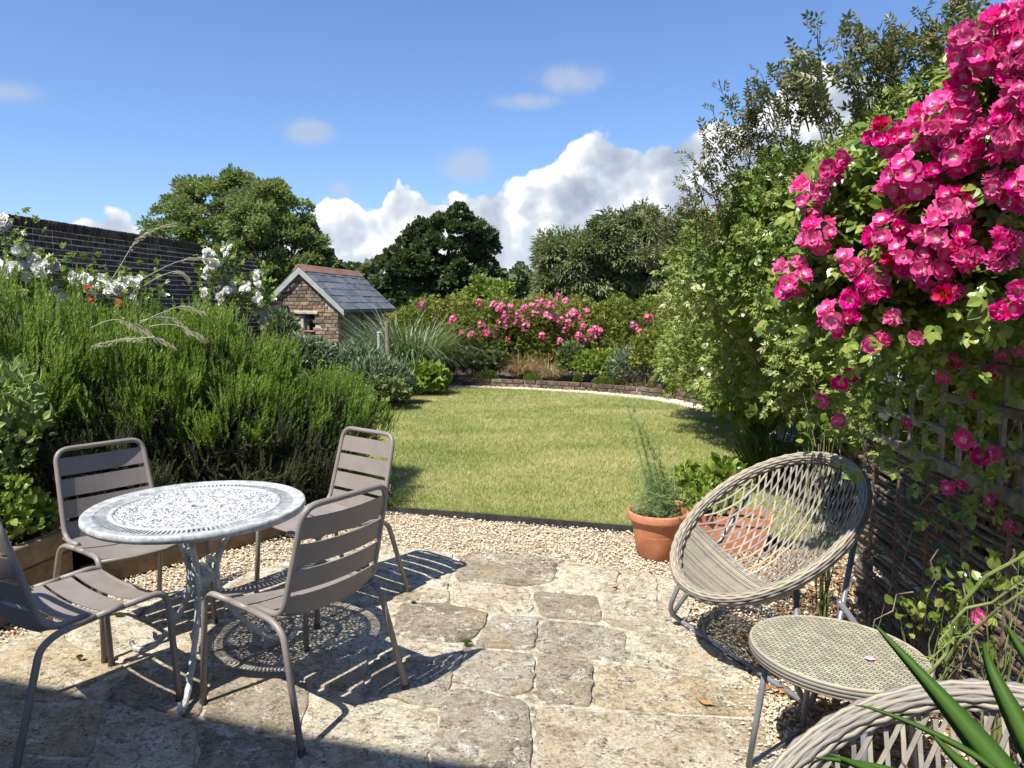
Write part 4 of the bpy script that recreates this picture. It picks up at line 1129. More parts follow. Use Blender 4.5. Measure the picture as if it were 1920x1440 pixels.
tuft('tall_grass', 'small tuft of tall grass against the shed gable', 'ornamental grass', (q[0], 12.6, .3), 200, 1.0, .015, 'miscanthus', 152, .1, .4, .4, segs=4)

# garden post and hanging feeder
q = P(727, 655, 12.4)
PO = root('garden_post', 'round weathered wooden post standing in the bed right of the shed', 'post', (q[0], 12.4, 0))
mb = MB(); mb.tube([(0, 0, 0), (.005, 0, .6), (-.01, 0, 1.27)], [.042, .040, .036], 10); add('post', mb, M['wood_old'], PO)
mb = MB(); mb.lathe([(0, 1.275), (.04, 1.272), (.038, 1.262)], 10, (-.01, 0, 0)); add('cap', mb, M['render'], PO)
FD = root('bird_feeder', 'small pale bird feeder hanging beside the wooden garden post', 'bird feeder', (q[0] - .14, 12.38, .2))
mb = MB(); mb.lathe([(0, .60), (.035, .615), (.032, .64), (.028, .66), (.028, .88), (.034, .895), (.02, .91), (0, .92)], 12); add('tube', mb, M['barge'], FD)
mb = MB(); mb.tube([(0, 0, .95), (.05, 0, 1.02), (.14, 0, 1.0)], .006, 5); add('hook', mb, M['iron'], FD)

# ================================================================== ROSEMARY AND LEFT BED
SB = root('sleeper_bed', 'raised bed edge of sawn timber sleepers at the left below the rosemary', 'raised bed', (-2.62, 3.2, 0))
def sleeper_run(a, b, h=3):
    a = Vector(a); b = Vector(b); d = (b - a); L = d.length; an = math.atan2(d.y, d.x)
    for k in range(h):
        mb = MB(); mb.cbox((0, 0, 0), (L - .01 * k, .05, .118), b=.007, jit=.003)
        o = add('plank', mb, M['wood_new'], SB, world=True); c = (a + b) / 2
        o.location = (c.x, c.y, .058 + k * .122); o.rotation_euler = (0, 0, an)
a0, a1 = G(-40, 1052, .37), G(128, 985, .37)
sleeper_run((a0[0] - .02, a0[1], 0), (a1[0], a1[1], 0)); sleeper_run((a1[0] + .03, a1[1] + .04, 0), (-1.25, 5.35, 0), 1)
mb = MB(); mb.cbox((a1[0] - .05, a1[1] + .01, .2), (.07, .07, .40)); add('post', mb, M['wood_new'], SB, world=True)
sheet('raised_bed_soil', [(a0[0] - .03, a0[1]), (a1[0] - .03, a1[1] + .05), (-1.3, 5.4), (-2.4, 8), (-6, 8), (-6, 3)], .30, M['soil'])

sp = sprig_t(26, 1); sp2 = sprig_t(22, 2, nl=.28)
def rosemary(label, lobes, n, seed, size=.155, mat='rosemary'):
    R_ = root('rosemary_bush', label, 'rosemary', (lobes[0][0], lobes[0][1], .25), group='rosemary bushes along the left side')
    tufts('foliage', lobes, int(n * .95), size, mat, R_, sp, seed, per=9, thick=.08, lumps=.34, ls=7.5, lower=-.22, spreadr=.034)
    foliage('inner_foliage', [(a, b, c, d * .84, e * .84, f * .84) for a, b, c, d, e, f in lobes], int(n * .42), size * 1.1, 'rosewood_shade', R_, sp2, seed + 1, upw=.45, thick=.14, lumps=.15, ls=3, rnd=.8, lower=-.9, zmin=.05)  # inner sprigs coloured dark, so the gaps read as shade
    low = [(a, b + .12, .30, d * .85, e * .7, .40) for a, b, c, d, e, f in lobes[:4]]
    foliage('woody_shade_skirt', low, int(n * .22), size * .9, 'rosewood_shade', R_, sp2, seed + 2, upw=.25, thick=.25, lumps=.3, ls=6, rnd=1.4, lower=-.6, zmin=.05)  # low woody growth, its colour also standing in for shade under the overhang
    rng = np.random.default_rng(seed); p, _ = shell(lobes, 90, rng, .2)
    branches('branch', (lobes[0][0], lobes[0][1] + .1, .2), [tuple(q) for q in p], .016, M['bark'], R_, seed)
rosemary('largest upright rosemary bush at the far left above the timber bed', [(-3.4, 5.0, .91, .70, .9, .60), (-2.8, 5.2, .83, .55, .7, .55), (-4.1, 4.8, .90, .7, .8, .60), (-3.15, 4.6, .92, .50, .50, .36), (-2.62, 4.85, .90, .36, .40, .27), (-3.6, 4.3, .85, .4, .4, .33)], 6400, 201)
rosemary('tall rosemary bush in the middle, behind the garden table and below the white roses', [(-2.25, 5.5, .82, .48, .6, .50), (-1.85, 5.6, .64, .34, .5, .36), (-2.4, 5.05, .80, .40, .42, .28), (-1.95, 5.15, .68, .36, .38, .24)], 4800, 203)
rosemary('low rosemary bush spilling beside the lawn, the last one at the right', [(-1.52, 5.85, .62, .32, .45, .26), (-1.68, 5.45, .64, .30, .36, .20), (-1.45, 6.3, .5, .27, .5, .3), (-1.38, 5.7, .32, .18, .28, .26)], 2400, 205, .13)
rosemary('sparse woody rosemary growth, coloured dark for shade, hanging low over the bed edge behind the back chair', [(-2.0, 5.0, .36, .55, .36, .40), (-2.6, 4.6, .40, .42, .36, .38), (-1.5, 5.4, .28, .38, .30, .30)], 1900, 207, .13, 'rosewood_shade')
rng = np.random.default_rng(9)
tuft('edge_grass', 'dark tuft of grass at the corner where the rosemary meets the lawn', 'grass', (-1.0, 5.72, 0), 260, .28, .006, 'spiky', 208, .12, .6, .9)
bushy('sage_plant', 'pale leafy sage plant at the far left edge above the timber bed', 'plant', [(-2.95, 3.95, .80, .34, .3, .42), (-2.72, 4.0, .95, .2, .2, .3)], 1100, .065, 'sage', 211, ovate_t(.26), .55, 'stem', .4, .2)
bushy('oregano_plant', 'low bright green leafy plant spilling over the timber sleepers at the left', 'plant', [(-2.75, 3.75, .50, .30, .22, .26), (-2.6, 3.95, .40, .14, .16, .16)], 1100, .042, 'lime', 213, ovate_t(.38), .4, 'stem', .35, .2)

# white climbing roses behind the rosemary
def white_bloom(seed):
    rd = random.Random(seed); V = []; F = []; A = []
    for k in range(3):
        bloom(V, F, A, Vector((rd.uniform(-.01, .01), rd.uniform(-.01, .01), rd.uniform(-.01, .01))), Vector((rd.uniform(-.6, .6), -.7, rd.uniform(-.1, .8))).normalized(), .052, rd, 6, 2)
    return mesh_attr('rose_flower', V, F, A)
wms = [white_bloom(300 + k) for k in range(4)]
def white_rose(label, pts, D, seed, base, lobes=None, sc=1.0):
    rdm = random.Random(seed); R_ = root('white_rose_bush', label, 'rose bush', base, group='white rose bushes in front of the dark brick wall')
    ws = []
    for px, py in pts:
        q = P(px, py, D + rdm.uniform(-.15, .15)); ws.append(q)
        for j in range(2):
            o = add('rose_flower', rdm.choice(wms), M['white_petal'], R_, world=True); s = rdm.uniform(.8, 1.25) * sc
            o.location = tuple(q + np.array([rdm.gauss(0, .05), rdm.gauss(0, .03), rdm.gauss(0, .045)]) * (j > 0)); o.scale = (s, s, s); o.rotation_euler = [rdm.uniform(-.5, .5) for _ in range(3)]
    W_ = np.array(ws); rng = np.random.default_rng(seed); n = len(ws) * 20
    p = W_[rng.integers(0, len(W_), n)] + rng.normal(size=(n, 3)) * np.array([.12, .08, .12]) + np.array([0, .12, -.10])
    V, F = scatter(*pinnate_t(5, .36, .5), p, rng.normal(size=(n, 3)) + np.array([0, -.2, .3]), .085 * rng.uniform(.7, 1.3, n), rng)
    add('foliage', np_mesh('foliage', V, F), M['roseleaf'], R_, world=True)
    branches('cane', tuple(base), [tuple(q + np.array([0, .04, -.03])) for q in ws[::2]], .010, M['stem'], R_, seed)
white_rose('white rose bush at the far left, its blooms reaching up beside the wall coping', [(5, 410), (8, 420), (32, 470), (20, 498), (2, 500), (28, 505), (70, 497), (88, 495), (98, 497), (60, 508), (80, 513), (3, 512), (50, 520), (100, 545), (135, 518), (38, 500), (12, 515)], 6.3, 401, (-4.3, 6.3, .2))
white_rose('white rose bush in the middle, just behind the rosemary tops', [(158, 519), (187, 520), (190, 536), (178, 550), (193, 535), (227, 528), (235, 540), (232, 556), (248, 558), (222, 545), (260, 522), (205, 545), (240, 525), (165, 530), (250, 540)], 6.9, 403, (-3.8, 6.9, .2))
white_rose('white rose bush at the right, with a high spray in front of the wall end', [(388, 472), (396, 475), (418, 465), (425, 475), (405, 482), (408, 492), (388, 485), (400, 500), (382, 517), (410, 526), (420, 530), (437, 532), (432, 538), (412, 542), (480, 520), (485, 512), (475, 518), (463, 533), (480, 548), (486, 555), (412, 556), (384, 544), (440, 545), (455, 540), (425, 545), (416, 565), (478, 562)], 8.3, 405, (-3.3, 8.4, .2), sc=.85)
# red poppies among the white roses
k = 0
for px, py, lb in [(163, 540, 'upper bright red flower between the white rose bushes'), (170, 562, 'lower red flower between the white rose bushes'), (222, 568, 'dark red flower under the middle white rose bush')]:
    q = P(px, py, 6.2); V = []; F = []; A = []; r_ = random.Random(k)
    bloom(V, F, A, Vector((0, 0, 0)), Vector((.1, -.8, .6)).normalized(), .036, r_, 5, 2)
    FL = root('red_flower', lb, 'flower', (q[0], q[1], .3)); o = add('bloom', mesh_attr('bloom', V, F, A), M['red_petal'], FL); o.location = (0, 0, q[2] - .3)
    mb = MB(); mb.tube([(0, 0, 0), (.03, .01, .4), (0, .01, q[2] - .31)], .004, 5); add('stem', mb, M['stem'], FL); k += 1

# arching grass seed heads in front of the rosemary
def seedhead(label, pts, D, seed, tail=.5):
    rdm = random.Random(seed); wp = [Vector(P(x, y, D + .02 * i)) for i, (x, y) in enumerate(pts)]
    fine = []
    for i in range(len(wp) - 1):
        a, b, c, d = wp[max(i - 1, 0)], wp[i], wp[i + 1], wp[min(i + 2, len(wp) - 1)]
        for j in range(6):
            t = j / 6
            fine.append(.5 * ((2 * b) + (c - a) * t + (2 * a - 5 * b + 4 * c - d) * t * t + (3 * b - 3 * c + d - a) * t ** 3))
    fine.append(wp[-1]); n = len(fine)
    R_ = root('grass_stalk', label, 'grass stalk', tuple(fine[0]), group='tall grass stalks arching over the rosemary')
    mb = MB(); mb.tube(fine, [.003 * (1 - .6 * i / n) for i in range(n)], 5); add('stem', mb, M['strawgrass'], R_, world=True)
    V = []; F = []
    i0 = int(n * (1 - tail))
    for i in range(i0, n):
        for j in range(4):
            q = fine[i] + Vector([rdm.uniform(-.012, .012) for _ in range(3)]); d = (fine[min(i + 1, n - 1)] - fine[max(i - 1, 0)]).normalized() + Vector((0, 0, -.45)) + Vector([rdm.uniform(-.3, .3) for _ in range(3)])
            s = d.cross(Vector((0, 1, 0))).normalized() * .0017; L = rdm.uniform(.022, .042); b = len(V)
            V += [q - s, q + d * L * .5 - s * 1.4, q + d * L, q + d * L * .5 + s * 1.4]; F.append((b, b + 1, b + 2, b + 3))
    mb = MB(); mb.add(V, F); add('seed_head', mb, M['strawgrass'], R_, world=True)
seedhead('tallest grass stalk leaning right in front of the dark wall', [(212, 520), (225, 500), (255, 452), (290, 430), (320, 420)], 4.9, 1, .6)
seedhead('grass stalk with a heavy pale head crossing the wall towards the white rose spray', [(246, 538), (280, 516), (330, 492), (372, 483), (398, 488)], 4.9, 2, .45)
seedhead('short pale seed head curling over below the wall', [(270, 536), (300, 518), (330, 509), (345, 513), (352, 522)], 4.85, 3, .6)
seedhead('middle grass stalk arching over the rosemary to the right', [(262, 606), (300, 588), (332, 576), (352, 576), (376, 584)], 4.5, 4, .45)
seedhead('pale seed head drooping right above the golden one', [(262, 602), (290, 596), (305, 595), (330, 600), (350, 620)], 4.5, 5, .6)
seedhead('long thin stalk drooping right across the rosemary', [(280, 612), (310, 608), (338, 612), (365, 625), (380, 634)], 4.5, 6, .5)
seedhead('pale stalk arching left of the golden seed head', [(170, 615), (200, 602), (225, 600), (250, 610), (262, 618)], 4.5, 7, .5)
seedhead('golden seed head lying lowest and pointing left', [(290, 632), (262, 634), (230, 636), (200, 642), (178, 647)], 4.4, 8, .8)
seedhead('golden seed head lying lowest and pointing right', [(255, 606), (272, 618), (288, 632), (305, 638), (322, 648)], 4.4, 9, .85)

# ================================================================== FENCE, JASMINE AND CLIMBING ROSE (right)
FA = G(1606, 1132); fdir = Vector((-.1, -.995, 0)).normalized()      # runs back towards the viewer
FN = root('trellis_fence', 'woven hazel hurdle with a weathered square trellis on top, along the right side', 'fence', (FA[0], FA[1], 0))
def FP(s, z, off=0): return Vector((FA[0], FA[1], 0)) + fdir * s + Vector((-.995, .1, 0)) * off * -1 + Vector((0, 0, z))
fz = math.atan2(fdir.y, fdir.x)
rd = random.Random(3)
posts = [0, 1.8, 3.6]
for s in posts:
    mb = MB(); mb.cbox((0, 0, 0), (.055, .055, 1.95), b=.005, jit=.003); o = add('post', mb, M['wood_old'], FN, world=True); o.location = FP(s, .975, .03); o.rotation_euler = (0, 0, fz)
HT = .90
for k in range(46):     # hurdle rods woven in and out of the stakes
    z = .03 + k * (HT - .05) / 46; mb = MB(); ph = (k % 2) * PI; pts = []
    y0 = rd.uniform(-.1, .1)
    for i in range(24):
        s = y0 + i * 3.7 / 23; pts.append(FP(s, z + rd.uniform(-.006, .006) + .012 * math.sin(s * 1.3 + k), .018 * math.cos(s * PI / .3 + ph)))
    r = rd.uniform(.007, .012); mb.tube(pts, [r * rd.uniform(.85, 1.1) for _ in pts], 6)
    add('rod', mb, M['twig'], FN, world=True)
for s in np.arange(.15, 3.7, .3):
    mb = MB(); mb.tube([FP(s, -.05), FP(s + .01, .5), FP(s, HT + .04)], .014, 7); add('stake', mb, M['twig'], FN, world=True)
for z in (.93, 1.07, 1.21, 1.35, 1.49, 1.63, 1.77, 1.90):
    mb = MB(); mb.cbox((0, 0, 0), (3.66, .018, .036 if z > .95 else .05), b=.003, jit=.002); o = add('rail', mb, M['wood_old'], FN, world=True); o.location = FP(1.8, z, -.02); o.rotation_euler = (0, 0, fz)
for s in np.arange(.1, 3.65, .145):
    mb = MB(); mb.cbox((0, 0, 0), (.022, .016, 1.0), b=.002, jit=.001); o = add('upright', mb, M['wood_old'], FN, world=True); o.location = FP(s + rd.uniform(-.004, .004), 1.42, -.003); o.rotation_euler = (0, 0, fz)

def jasmine(label, lobes, n, seed, shoots, size=.062, thick=.16, mat='jasmine'):
    R_ = root('jasmine', label, 'climbing shrub', (lobes[0][0] + .2, lobes[0][1], 0), group='jasmine covering the right boundary')
    foliage('foliage', lobes, n, size, mat, R_, pinnate_t(5, .27, .5), seed, upw=.22, thick=thick, lumps=.22, ls=3.4, rnd=.9, hang=.25, lower=-.5)
    foliage('inner_foliage', [(a + .12, b, c, d * .78, e * .82, f * .82) for a, b, c, d, e, f in lobes], int(n * .28), size * 1.9, mat, R_, leaf_t(.36), seed + 1, upw=.1, thick=.2, rnd=1, hang=.3, lower=-.85)
    rng = np.random.default_rng(seed); p, _ = shell(lobes, 40, rng, .15, lower=-.5)
    branches('stem', (lobes[0][0] + .15, lobes[0][1], 0), [tuple(q) for q in p], .018, M['stem_brown'], R_, seed, n=8)
    if shoots:
        PP = []; DD = []; rdm = random.Random(seed)
        for (x0, y0, x1, y1, D, bow) in shoots:
            a, b = Vector(P(x0, y0, D)), Vector(P(x1, y1, D - rdm.uniform(0, .2))); ctrl = a.lerp(b, .55) + Vector((bow, 0, abs(bow) * .6 + .1 * (b - a).length))
            pts = [a.lerp(ctrl, t / 9).lerp(ctrl.lerp(b, t / 9), t / 9) for t in range(10)]
            mb = MB(); mb.tube(pts, [.0045 * (1 - .07 * i) for i in range(10)], 4); add('shoot', mb, M['stem_brown'], R_, world=True)
            for i in range(1, 10):
                for j in range(rdm.choice((1, 2, 2))):
                    PP.append(pts[i] + Vector([rdm.uniform(-.02, .02) for _ in range(3)])); DD.append((pts[i] - pts[i - 1]).normalized() * .5 + Vector([rdm.uniform(-.8, .8) for _ in range(3)]) + Vector((0, 0, -.1)))
        rng = np.random.default_rng(seed + 5); n2 = len(PP)
        V, F = scatter(*pinnate_t(7, .22, .42), np.array(PP), np.array(DD), .10 * rng.uniform(.6, 1.3, n2), rng)
        add('shoot_leaves', np_mesh('shoot_leaves', V, F), M['jas_dark'], R_, world=True)
    return R_
rd = random.Random(77)
def mkshoots(line, D, n, dy=70):
    out = []
    for _ in range(n):
        i = rd.randrange(len(line) - 1); t = rd.random()
        x = line[i][0] + (line[i + 1][0] - line[i][0]) * t; y = line[i][1] + (line[i + 1][1] - line[i][1]) * t
        l = rd.uniform(.25, 1.2); out.append((x + rd.uniform(10, 60), y + dy + rd.uniform(0, 60), x + rd.uniform(-45, 30) * l, y - dy * (l - .6), D, rd.uniform(-.10, .10)))
    return out
sil1 = [(1290, 370), (1320, 320), (1350, 250), (1390, 210), (1430, 180)]
sil2 = [(1430, 190), (1480, 150), (1530, 130), (1580, 120), (1640, 90), (1720, 70), (1780, 40), (1830, 40)]
jasmine('tall jasmine in the middle of the right boundary, arching shoots against the clouds', [(2.55, 5.6, 1.25, .80, .9, .95), (2.25, 5.3, 1.95, .70, .8, .72), (2.75, 6.4, 1.55, .95, 1.0, 1.15), (2.2, 4.9, 1.4, .52, .6, .65), (2.5, 4.9, 2.25, .6, .5, .48), (2.02, 5.35, 2.15, .52, .6, .48), (1.72, 5.7, 1.75, .52, .6, .62), (2.2, 4.5, 2.3, .40, .45, .38)], 16500, 501,
        mkshoots(sil1, 5.3, 24) + mkshoots(sil2[:3], 4.9, 18) + [(1290, 470, 1225, 460, 5.4, .0), (1330, 440, 1290, 380, 5.2, -.05), (1540, 150, 1535, 28, 4.7, -.03), (1612, 120, 1592, 32, 4.7, .1)], size=.075)
jasmine('farthest and lowest spread of jasmine, reaching left towards the rose hedge', [(2.75, 8.6, 1.0, .95, 1.2, .95), (3.0, 7.4, 1.25, .95, 1.0, 1.15), (2.6, 7.6, .85, .6, .9, .6), (2.65, 9.8, .9, .7, .9, .75), (2.42, 6.7, 1.15, .62, .7, .75)], 15000, 503,
        mkshoots([(1215, 470), (1250, 430), (1290, 380)], 7.6, 14, 40), size=.085)
jasmine('nearest part of the jasmine, dark below and airy on top, behind the pink rose', [(2.35, 3.75, 1.5, .55, .8, .95), (2.45, 3.7, 2.15, .55, .75, .58), (2.25, 4.2, 1.1, .35, .5, .55), (2.1, 3.9, 2.25, .40, .45, .40), (2.3, 3.0, 1.75, .4, .5, .6), (1.80, 3.15, 1.50, .24, .6, .42), (1.72, 2.6, 1.62, .20, .55, .32), (1.95, 3.75, 1.1, .22, .4, .5)], 13500, 505,
        mkshoots(sil2[2:], 3.9, 32, 80) + [(1780, 150, 1800, 15, 3.6, .12), (1760, 160, 1740, 70, 3.7, -.1), (1840, 120, 1860, 30, 3.4, .08)], size=.062)
def jasmine_flowers():
    pts = []; rdm = random.Random(8)
    for px, py in [(1655, 775), (1663, 782), (1668, 755), (1720, 748), (1722, 742), (1800, 745), (1812, 750), (1690, 705), (1675, 712), (1700, 640), (1655, 735), (1665, 700), (1320, 690), (1330, 700), (1480, 640), (1500, 650), (1440, 700), (1410, 640), (1530, 655), (1600, 690), (1640, 680), (1750, 700), (1690, 660), (1735, 650), (1560, 540), (1540, 530), (1390, 590)]:
        D = 3.0 if px > 1600 else 4.7; pts.append(P(px + rdm.uniform(-4, 4), py + rdm.uniform(-4, 4), D))
    V = []; F = []; A = []
    for q in pts: bloom(V, F, A, Vector(q), Vector((rdm.uniform(-.5, .3), -.8, rdm.uniform(-.2, .6))).normalized(), .014, rdm, 5, 1)
    o = add('jasmine_blossom', mesh_attr('jasmine_blossom', V, F, A), M['white_petal']); props(o, 'scattered tiny white jasmine blossom among the leaves by the trellis', 'blossom', kind='stuff')
jasmine_flowers()
q = G(1410, 905)
tuft('iris_clump', 'dark spiky clump of iris leaves at the lawn edge behind the wicker chair', 'plant', (q[0] + .12, q[1] - .1, 0), 380, .72, .020, 'spiky', 520, .16, .35, .55, segs=4)
tuft('iris_clump', 'second dark tuft of strap leaves beside the first, under the jasmine', 'plant', (q[0] + .55, q[1] - .6, 0), 260, .6, .020, 'spiky', 521, .16, .4, .6, segs=4)

# pink climbing rose
CL = [(1850, 90, 75), (1905, 45, 55), (1895, 125, 40), (1665, 255, 42), (1770, 225, 66), (1800, 285, 50), (1895, 245, 62), (1560, 310, 25), (1585, 292, 20), (1555, 335, 25), (1515, 368, 38), (1535, 440, 42), (1720, 318, 66), (1688, 345, 48),
      (1790, 385, 42), (1872, 345, 36), (1898, 375, 28), (1665, 432, 48), (1705, 472, 58), (1772, 440, 55), (1742, 500, 46), (1815, 475, 36), (1892, 450, 34), (1880, 490, 28), (1485, 520, 40), (1600, 490, 34), (1625, 522, 38), (1570, 592, 44),
      (1602, 560, 28), (1642, 545, 28), (1640, 640, 27), (1682, 592, 18), (1775, 548, 27), (1882, 580, 30), (1916, 540, 12), (1720, 632, 10), (1597, 700, 15), (1580, 716, 15), (1795, 672, 18), (1775, 702, 20), (1870, 692, 20), (1916, 655, 14),
      (1882, 662, 12), (1545, 747, 20), (1580, 785, 17), (1706, 790, 18), (1822, 740, 9), (1810, 822, 9), (1845, 852, 26), (1785, 912, 25), (1906, 982, 18), (1858, 935, 8), (1940, 180, 60), (1950, 350, 60), (1935, 100, 60), (1475, 540, 25), (1840, 1165 - 10, 8)]
CR = root('pink_climbing_rose', 'magenta pink climbing rose with white centred flowers cascading over the trellis fence', 'rose', (FP(1.3, 0)[0], FP(1.3, 0)[1], 0))
def rose_flower(seed):
    rdm = random.Random(seed); V = []; F = []; A = []
    bloom(V, F, A, Vector((0, 0, 0)), Vector((0, 0, 1)), .0345, rdm, 5 + seed % 2, 2 + (seed % 3 == 0)); return mesh_attr('rose_flower', V, F, A)
rms = [rose_flower(600 + k) for k in range(12)]
rd = random.Random(21); cw = []
for px, py, r in CL:
    D = 2.45 - (px - 1450) / 470 * .55
    if py > 640: D = 2.75 - (px - 1540) / 400 * .35
    c = Vector(P(px, py, D)); R_ = r / 1400 * D * .88; cw.append((c, R_))
    n = max(1, int(round((r / 23.0) ** 2 * 1.75)))
    toward = (Vector((0, 0, CAM_H)) - c).normalized()
    for k in range(n):
        # spread over the camera-and-sun side of a ball
        for _ in range(20):
            a = k * 2.399 + rd.uniform(-.3, .3); h = 1 - (k + .5) / n * 1.35; rr = math.sqrt(max(0, 1 - h * h))
            ax = toward; e1 = ax.orthogonal().normalized(); e2 = ax.cross(e1)
            d = (ax * h + (e1 * math.cos(a) + e2 * math.sin(a)) * rr).normalized(); break
        p = c + d * max(R_ - .022, .004) * rd.uniform(.86, 1.12)
        nd = (d + toward * .25 + Vector((-.15, -.1, .3)) + Vector([rd.uniform(-.25, .25) for _ in range(3)])).normalized()
        o = add('rose_flower', rd.choice(rms), M['pink'], CR, world=True); o.location = p; s = rd.uniform(.78, 1.18)
        o.scale = (s, s * rd.uniform(.8, 1.1), s * rd.uniform(.7, 1.9)); o.rotation_euler = nd.to_track_quat('Z', 'Y').to_euler(); 
NFL = sum(1 for o in CR.children)
rng = np.random.default_rng(66)
base_pts = np.array([list(c) for c, r in cw]); top = base_pts[[i for i, q in enumerate(CL) if q[1] < 640]]
n = 2900
i1, i2 = rng.integers(0, len(top), n), rng.integers(0, len(top), n)
near = np.linalg.norm(top[i1] - top[i2], axis=1) < .42; i2 = np.where(near, i2, i1)
t = rng.uniform(0, 1, n)[:, None]; p = top[i1] * (1 - t) + top[i2] * t + rng.normal(size=(n, 3)) * .040 + np.array([.05, .10, 0]) + np.abs(rng.normal(size=(n, 1))) * np.array([[.10, .20, -.03]])
V, F = scatter(*pinnate_t(5, .36, .42, True), p, rng.normal(size=(n, 3)) * np.array([1, 1, .6]) + np.array([-.2, -.4, -.05]), .095 * rng.uniform(.65, 1.2, n), rng, nrm=rng.normal(size=(n, 3)) * .5 + np.array([-.3, -.6, .7]))
add('foliage', np_mesh('foliage', V, F), M['roseleaf'], CR, world=True)
low = base_pts[[i for i, q in enumerate(CL) if q[1] >= 600]]
n = 260; p = low[rng.integers(0, len(low), n)] + rng.normal(size=(n, 3)) * .10 + np.array([.03, .08, 0])
V, F = scatter(*pinnate_t(5, .36, .42, True), p, rng.normal(size=(n, 3)) + np.array([-.2, -.4, 0]), .085 * rng.uniform(.6, 1.2, n), rng, nrm=rng.normal(size=(n, 3)) * .5 + np.array([-.3, -.6, .7]))
add('foliage', np_mesh('foliage', V, F), M['roseleaf'], CR, world=True)
branches('cane', (FP(1.9, 0)[0], FP(1.9, 0)[1], .0), [tuple(c + Vector((.03, .07, -.02))) for c, r in cw if r > 13], .012, M['stem'], CR, 3, n=9, wob=.12)
# thorny canes low at the right
TC = root('thorny_cane', 'bare green thorny rose canes rising from the ground at the lower right', 'rose cane', tuple(G(1745, 1262)))
def cane(pxs, D0, D1, r, thorns=14):
    n = len(pxs); wp = [Vector(P(x, y, D0 + (D1 - D0) * i / (n - 1))) for i, (x, y) in enumerate(pxs)]; mb = MB(); fine = []
    for i in range(n - 1):
        for j in range(4): fine.append(wp[i].lerp(wp[i + 1], j / 4))
    fine.append(wp[-1])
    mb.tube(fine, [r * .62 * (1 - .4 * i / len(fine)) for i in range(len(fine))], 7)
    for k in range(thorns):
        q = fine[random.randrange(1, len(fine) - 1)]; d = Vector([random.uniform(-1, 1) for _ in range(3)]).normalized(); mb.tube([q, q + d * .013], [.0035, .0003], 4)
    add('cane', mb, M['stem'], TC, world=True)
random.seed(5)
cane([(1742, 1262), (1775, 1225), (1788, 1165), (1812, 1140), (1860, 1130), (1890, 1108), (1935, 1080)], 2.1, 2.0, .0085)
cane([(1770, 1245), (1800, 1200), (1850, 1160), (1880, 1135), (1940, 1095)], 2.15, 1.95, .009)
cane([(1795, 1180), (1806, 1130), (1850, 1080), (1905, 1050), (1945, 1030)], 2.15, 2.0, .012, 6)
cane([(1772, 1235), (1762, 1200), (1790, 1170), (1800, 1150)], 2.12, 2.12, .005)
cane([(1740, 1240), (1790, 1195), (1830, 1185)], 2.0, 2.05, .003, 3); cane([(1690, 1225), (1740, 1232), (1790, 1250), (1830, 1262)], 2.3, 2.1, .003, 0)
rng = np.random.default_rng(5)
def litter():
    n = 4200; x = rng.uniform(1.02, 2.1, n); y = rng.uniform(1.5, 4.6, n); ok = (x > 1.05 + (y > 3.4) * .3); x, y = x[ok], y[ok]; n = len(x)
    p = np.stack([x, y, rng.uniform(.004, .03, n)], 1); d = np.stack([rng.normal(size=n), rng.normal(size=n), rng.normal(size=n) * .25], 1)
    V, F = scatter(*leaf_t(.25), p, d, .035 * rng.uniform(.5, 1.4, n), rng); o = add('leaf_litter', np_mesh('leaf_litter', V, F), M['brown_leaf']); props(o, 'dry brown fallen leaves and twigs on the ground along the fence foot', 'leaf litter', kind='stuff')
litter()
def dead_twigs():
    mb = MB(); rdm = random.Random(14)
    for k in range(90):
        s = rdm.uniform(-.6, 2.6); a = FP(s, rdm.uniform(.0, .9), -.06 - rdm.uniform(0, .25)); d = Vector((rdm.uniform(-.5, .3), rdm.uniform(-.8, .8), rdm.uniform(-1, .6))); L = rdm.uniform(.15, .6)
        pts = [a + d * L * t / 5 + Vector([rdm.uniform(-.015, .015) for _ in range(3)]) for t in range(6)]
        pts = [Vector((q.x, q.y, max(q.z, .01))) for q in pts]; mb.tube(pts, [.003 * (1 - .12 * t) for t in range(6)], 4)
    o = add('dead_stems', mb, M['twig']); props(o, 'tangle of thin dead stems hanging in front of the hurdle', 'twigs', kind='stuff')
dead_twigs()
for i, (px, py, D, n, lb) in enumerate([(1740, 1165, 2.6, 70, 'low leafy weed growing at the foot of the hurdle'), (1870, 1110, 2.15, 34, 'small leafy shoot among the thorny canes'), (1560, 820, 3.3, 70, 'bright leafy rose shoot hanging above the wicker chair')]):
    q = P(px, py, D); bushy('leafy_shoot', lb, 'plant', [(q[0], D, max(q[2], .1), .15, .12, .12)], n, .034, 'roseleaf', 540 + i, ovate_t(.36), .4, 'stem', .4)

# ================================================================== POTS
def pot(name, label, loc, R, h, soilr=None):
    T = root(name, label, 'flower pot', loc)
    t_ = .012; pr = [(0, 0), (R * .60, 0), (R * .66, .012), (R * .78, h * .45), (R * .86, h * .78), (R * .87, h * .80), (R * .985, h * .82), (R, h * .85), (R * 1.0, h * .96), (R * .98, h), (R * .93, h * 1.0), (R * .90, h * .97), (R * .86, h * .84), (R * .80, h * .6), (0, h * .6)]
    mb = MB(); mb.lathe(pr, 48); add('pot', mb, M['terracotta'], T, smooth=True)
    mb = MB(); mb.lathe([(R * .79, h * .49), (R * .80, h * .505), (R * .797, h * .52)], 48); add('band', mb, M['terracotta'], T, smooth=True)
    so = MB(); V = [(0, 0, h * .88)]; F = []
    for k in range(24): V.append((R * .87 * math.cos(k * PI / 12), R * .87 * math.sin(k * PI / 12), h * .865))
    F = [(0, 1 + k, 1 + (k + 1) % 24) for k in range(24)]; so.add(V, F); add('soil', so, M['soil'], T)
    return T
pb = G(1237, 1054); pc = (pb[0] + .01, pb[1] + .13, 0)
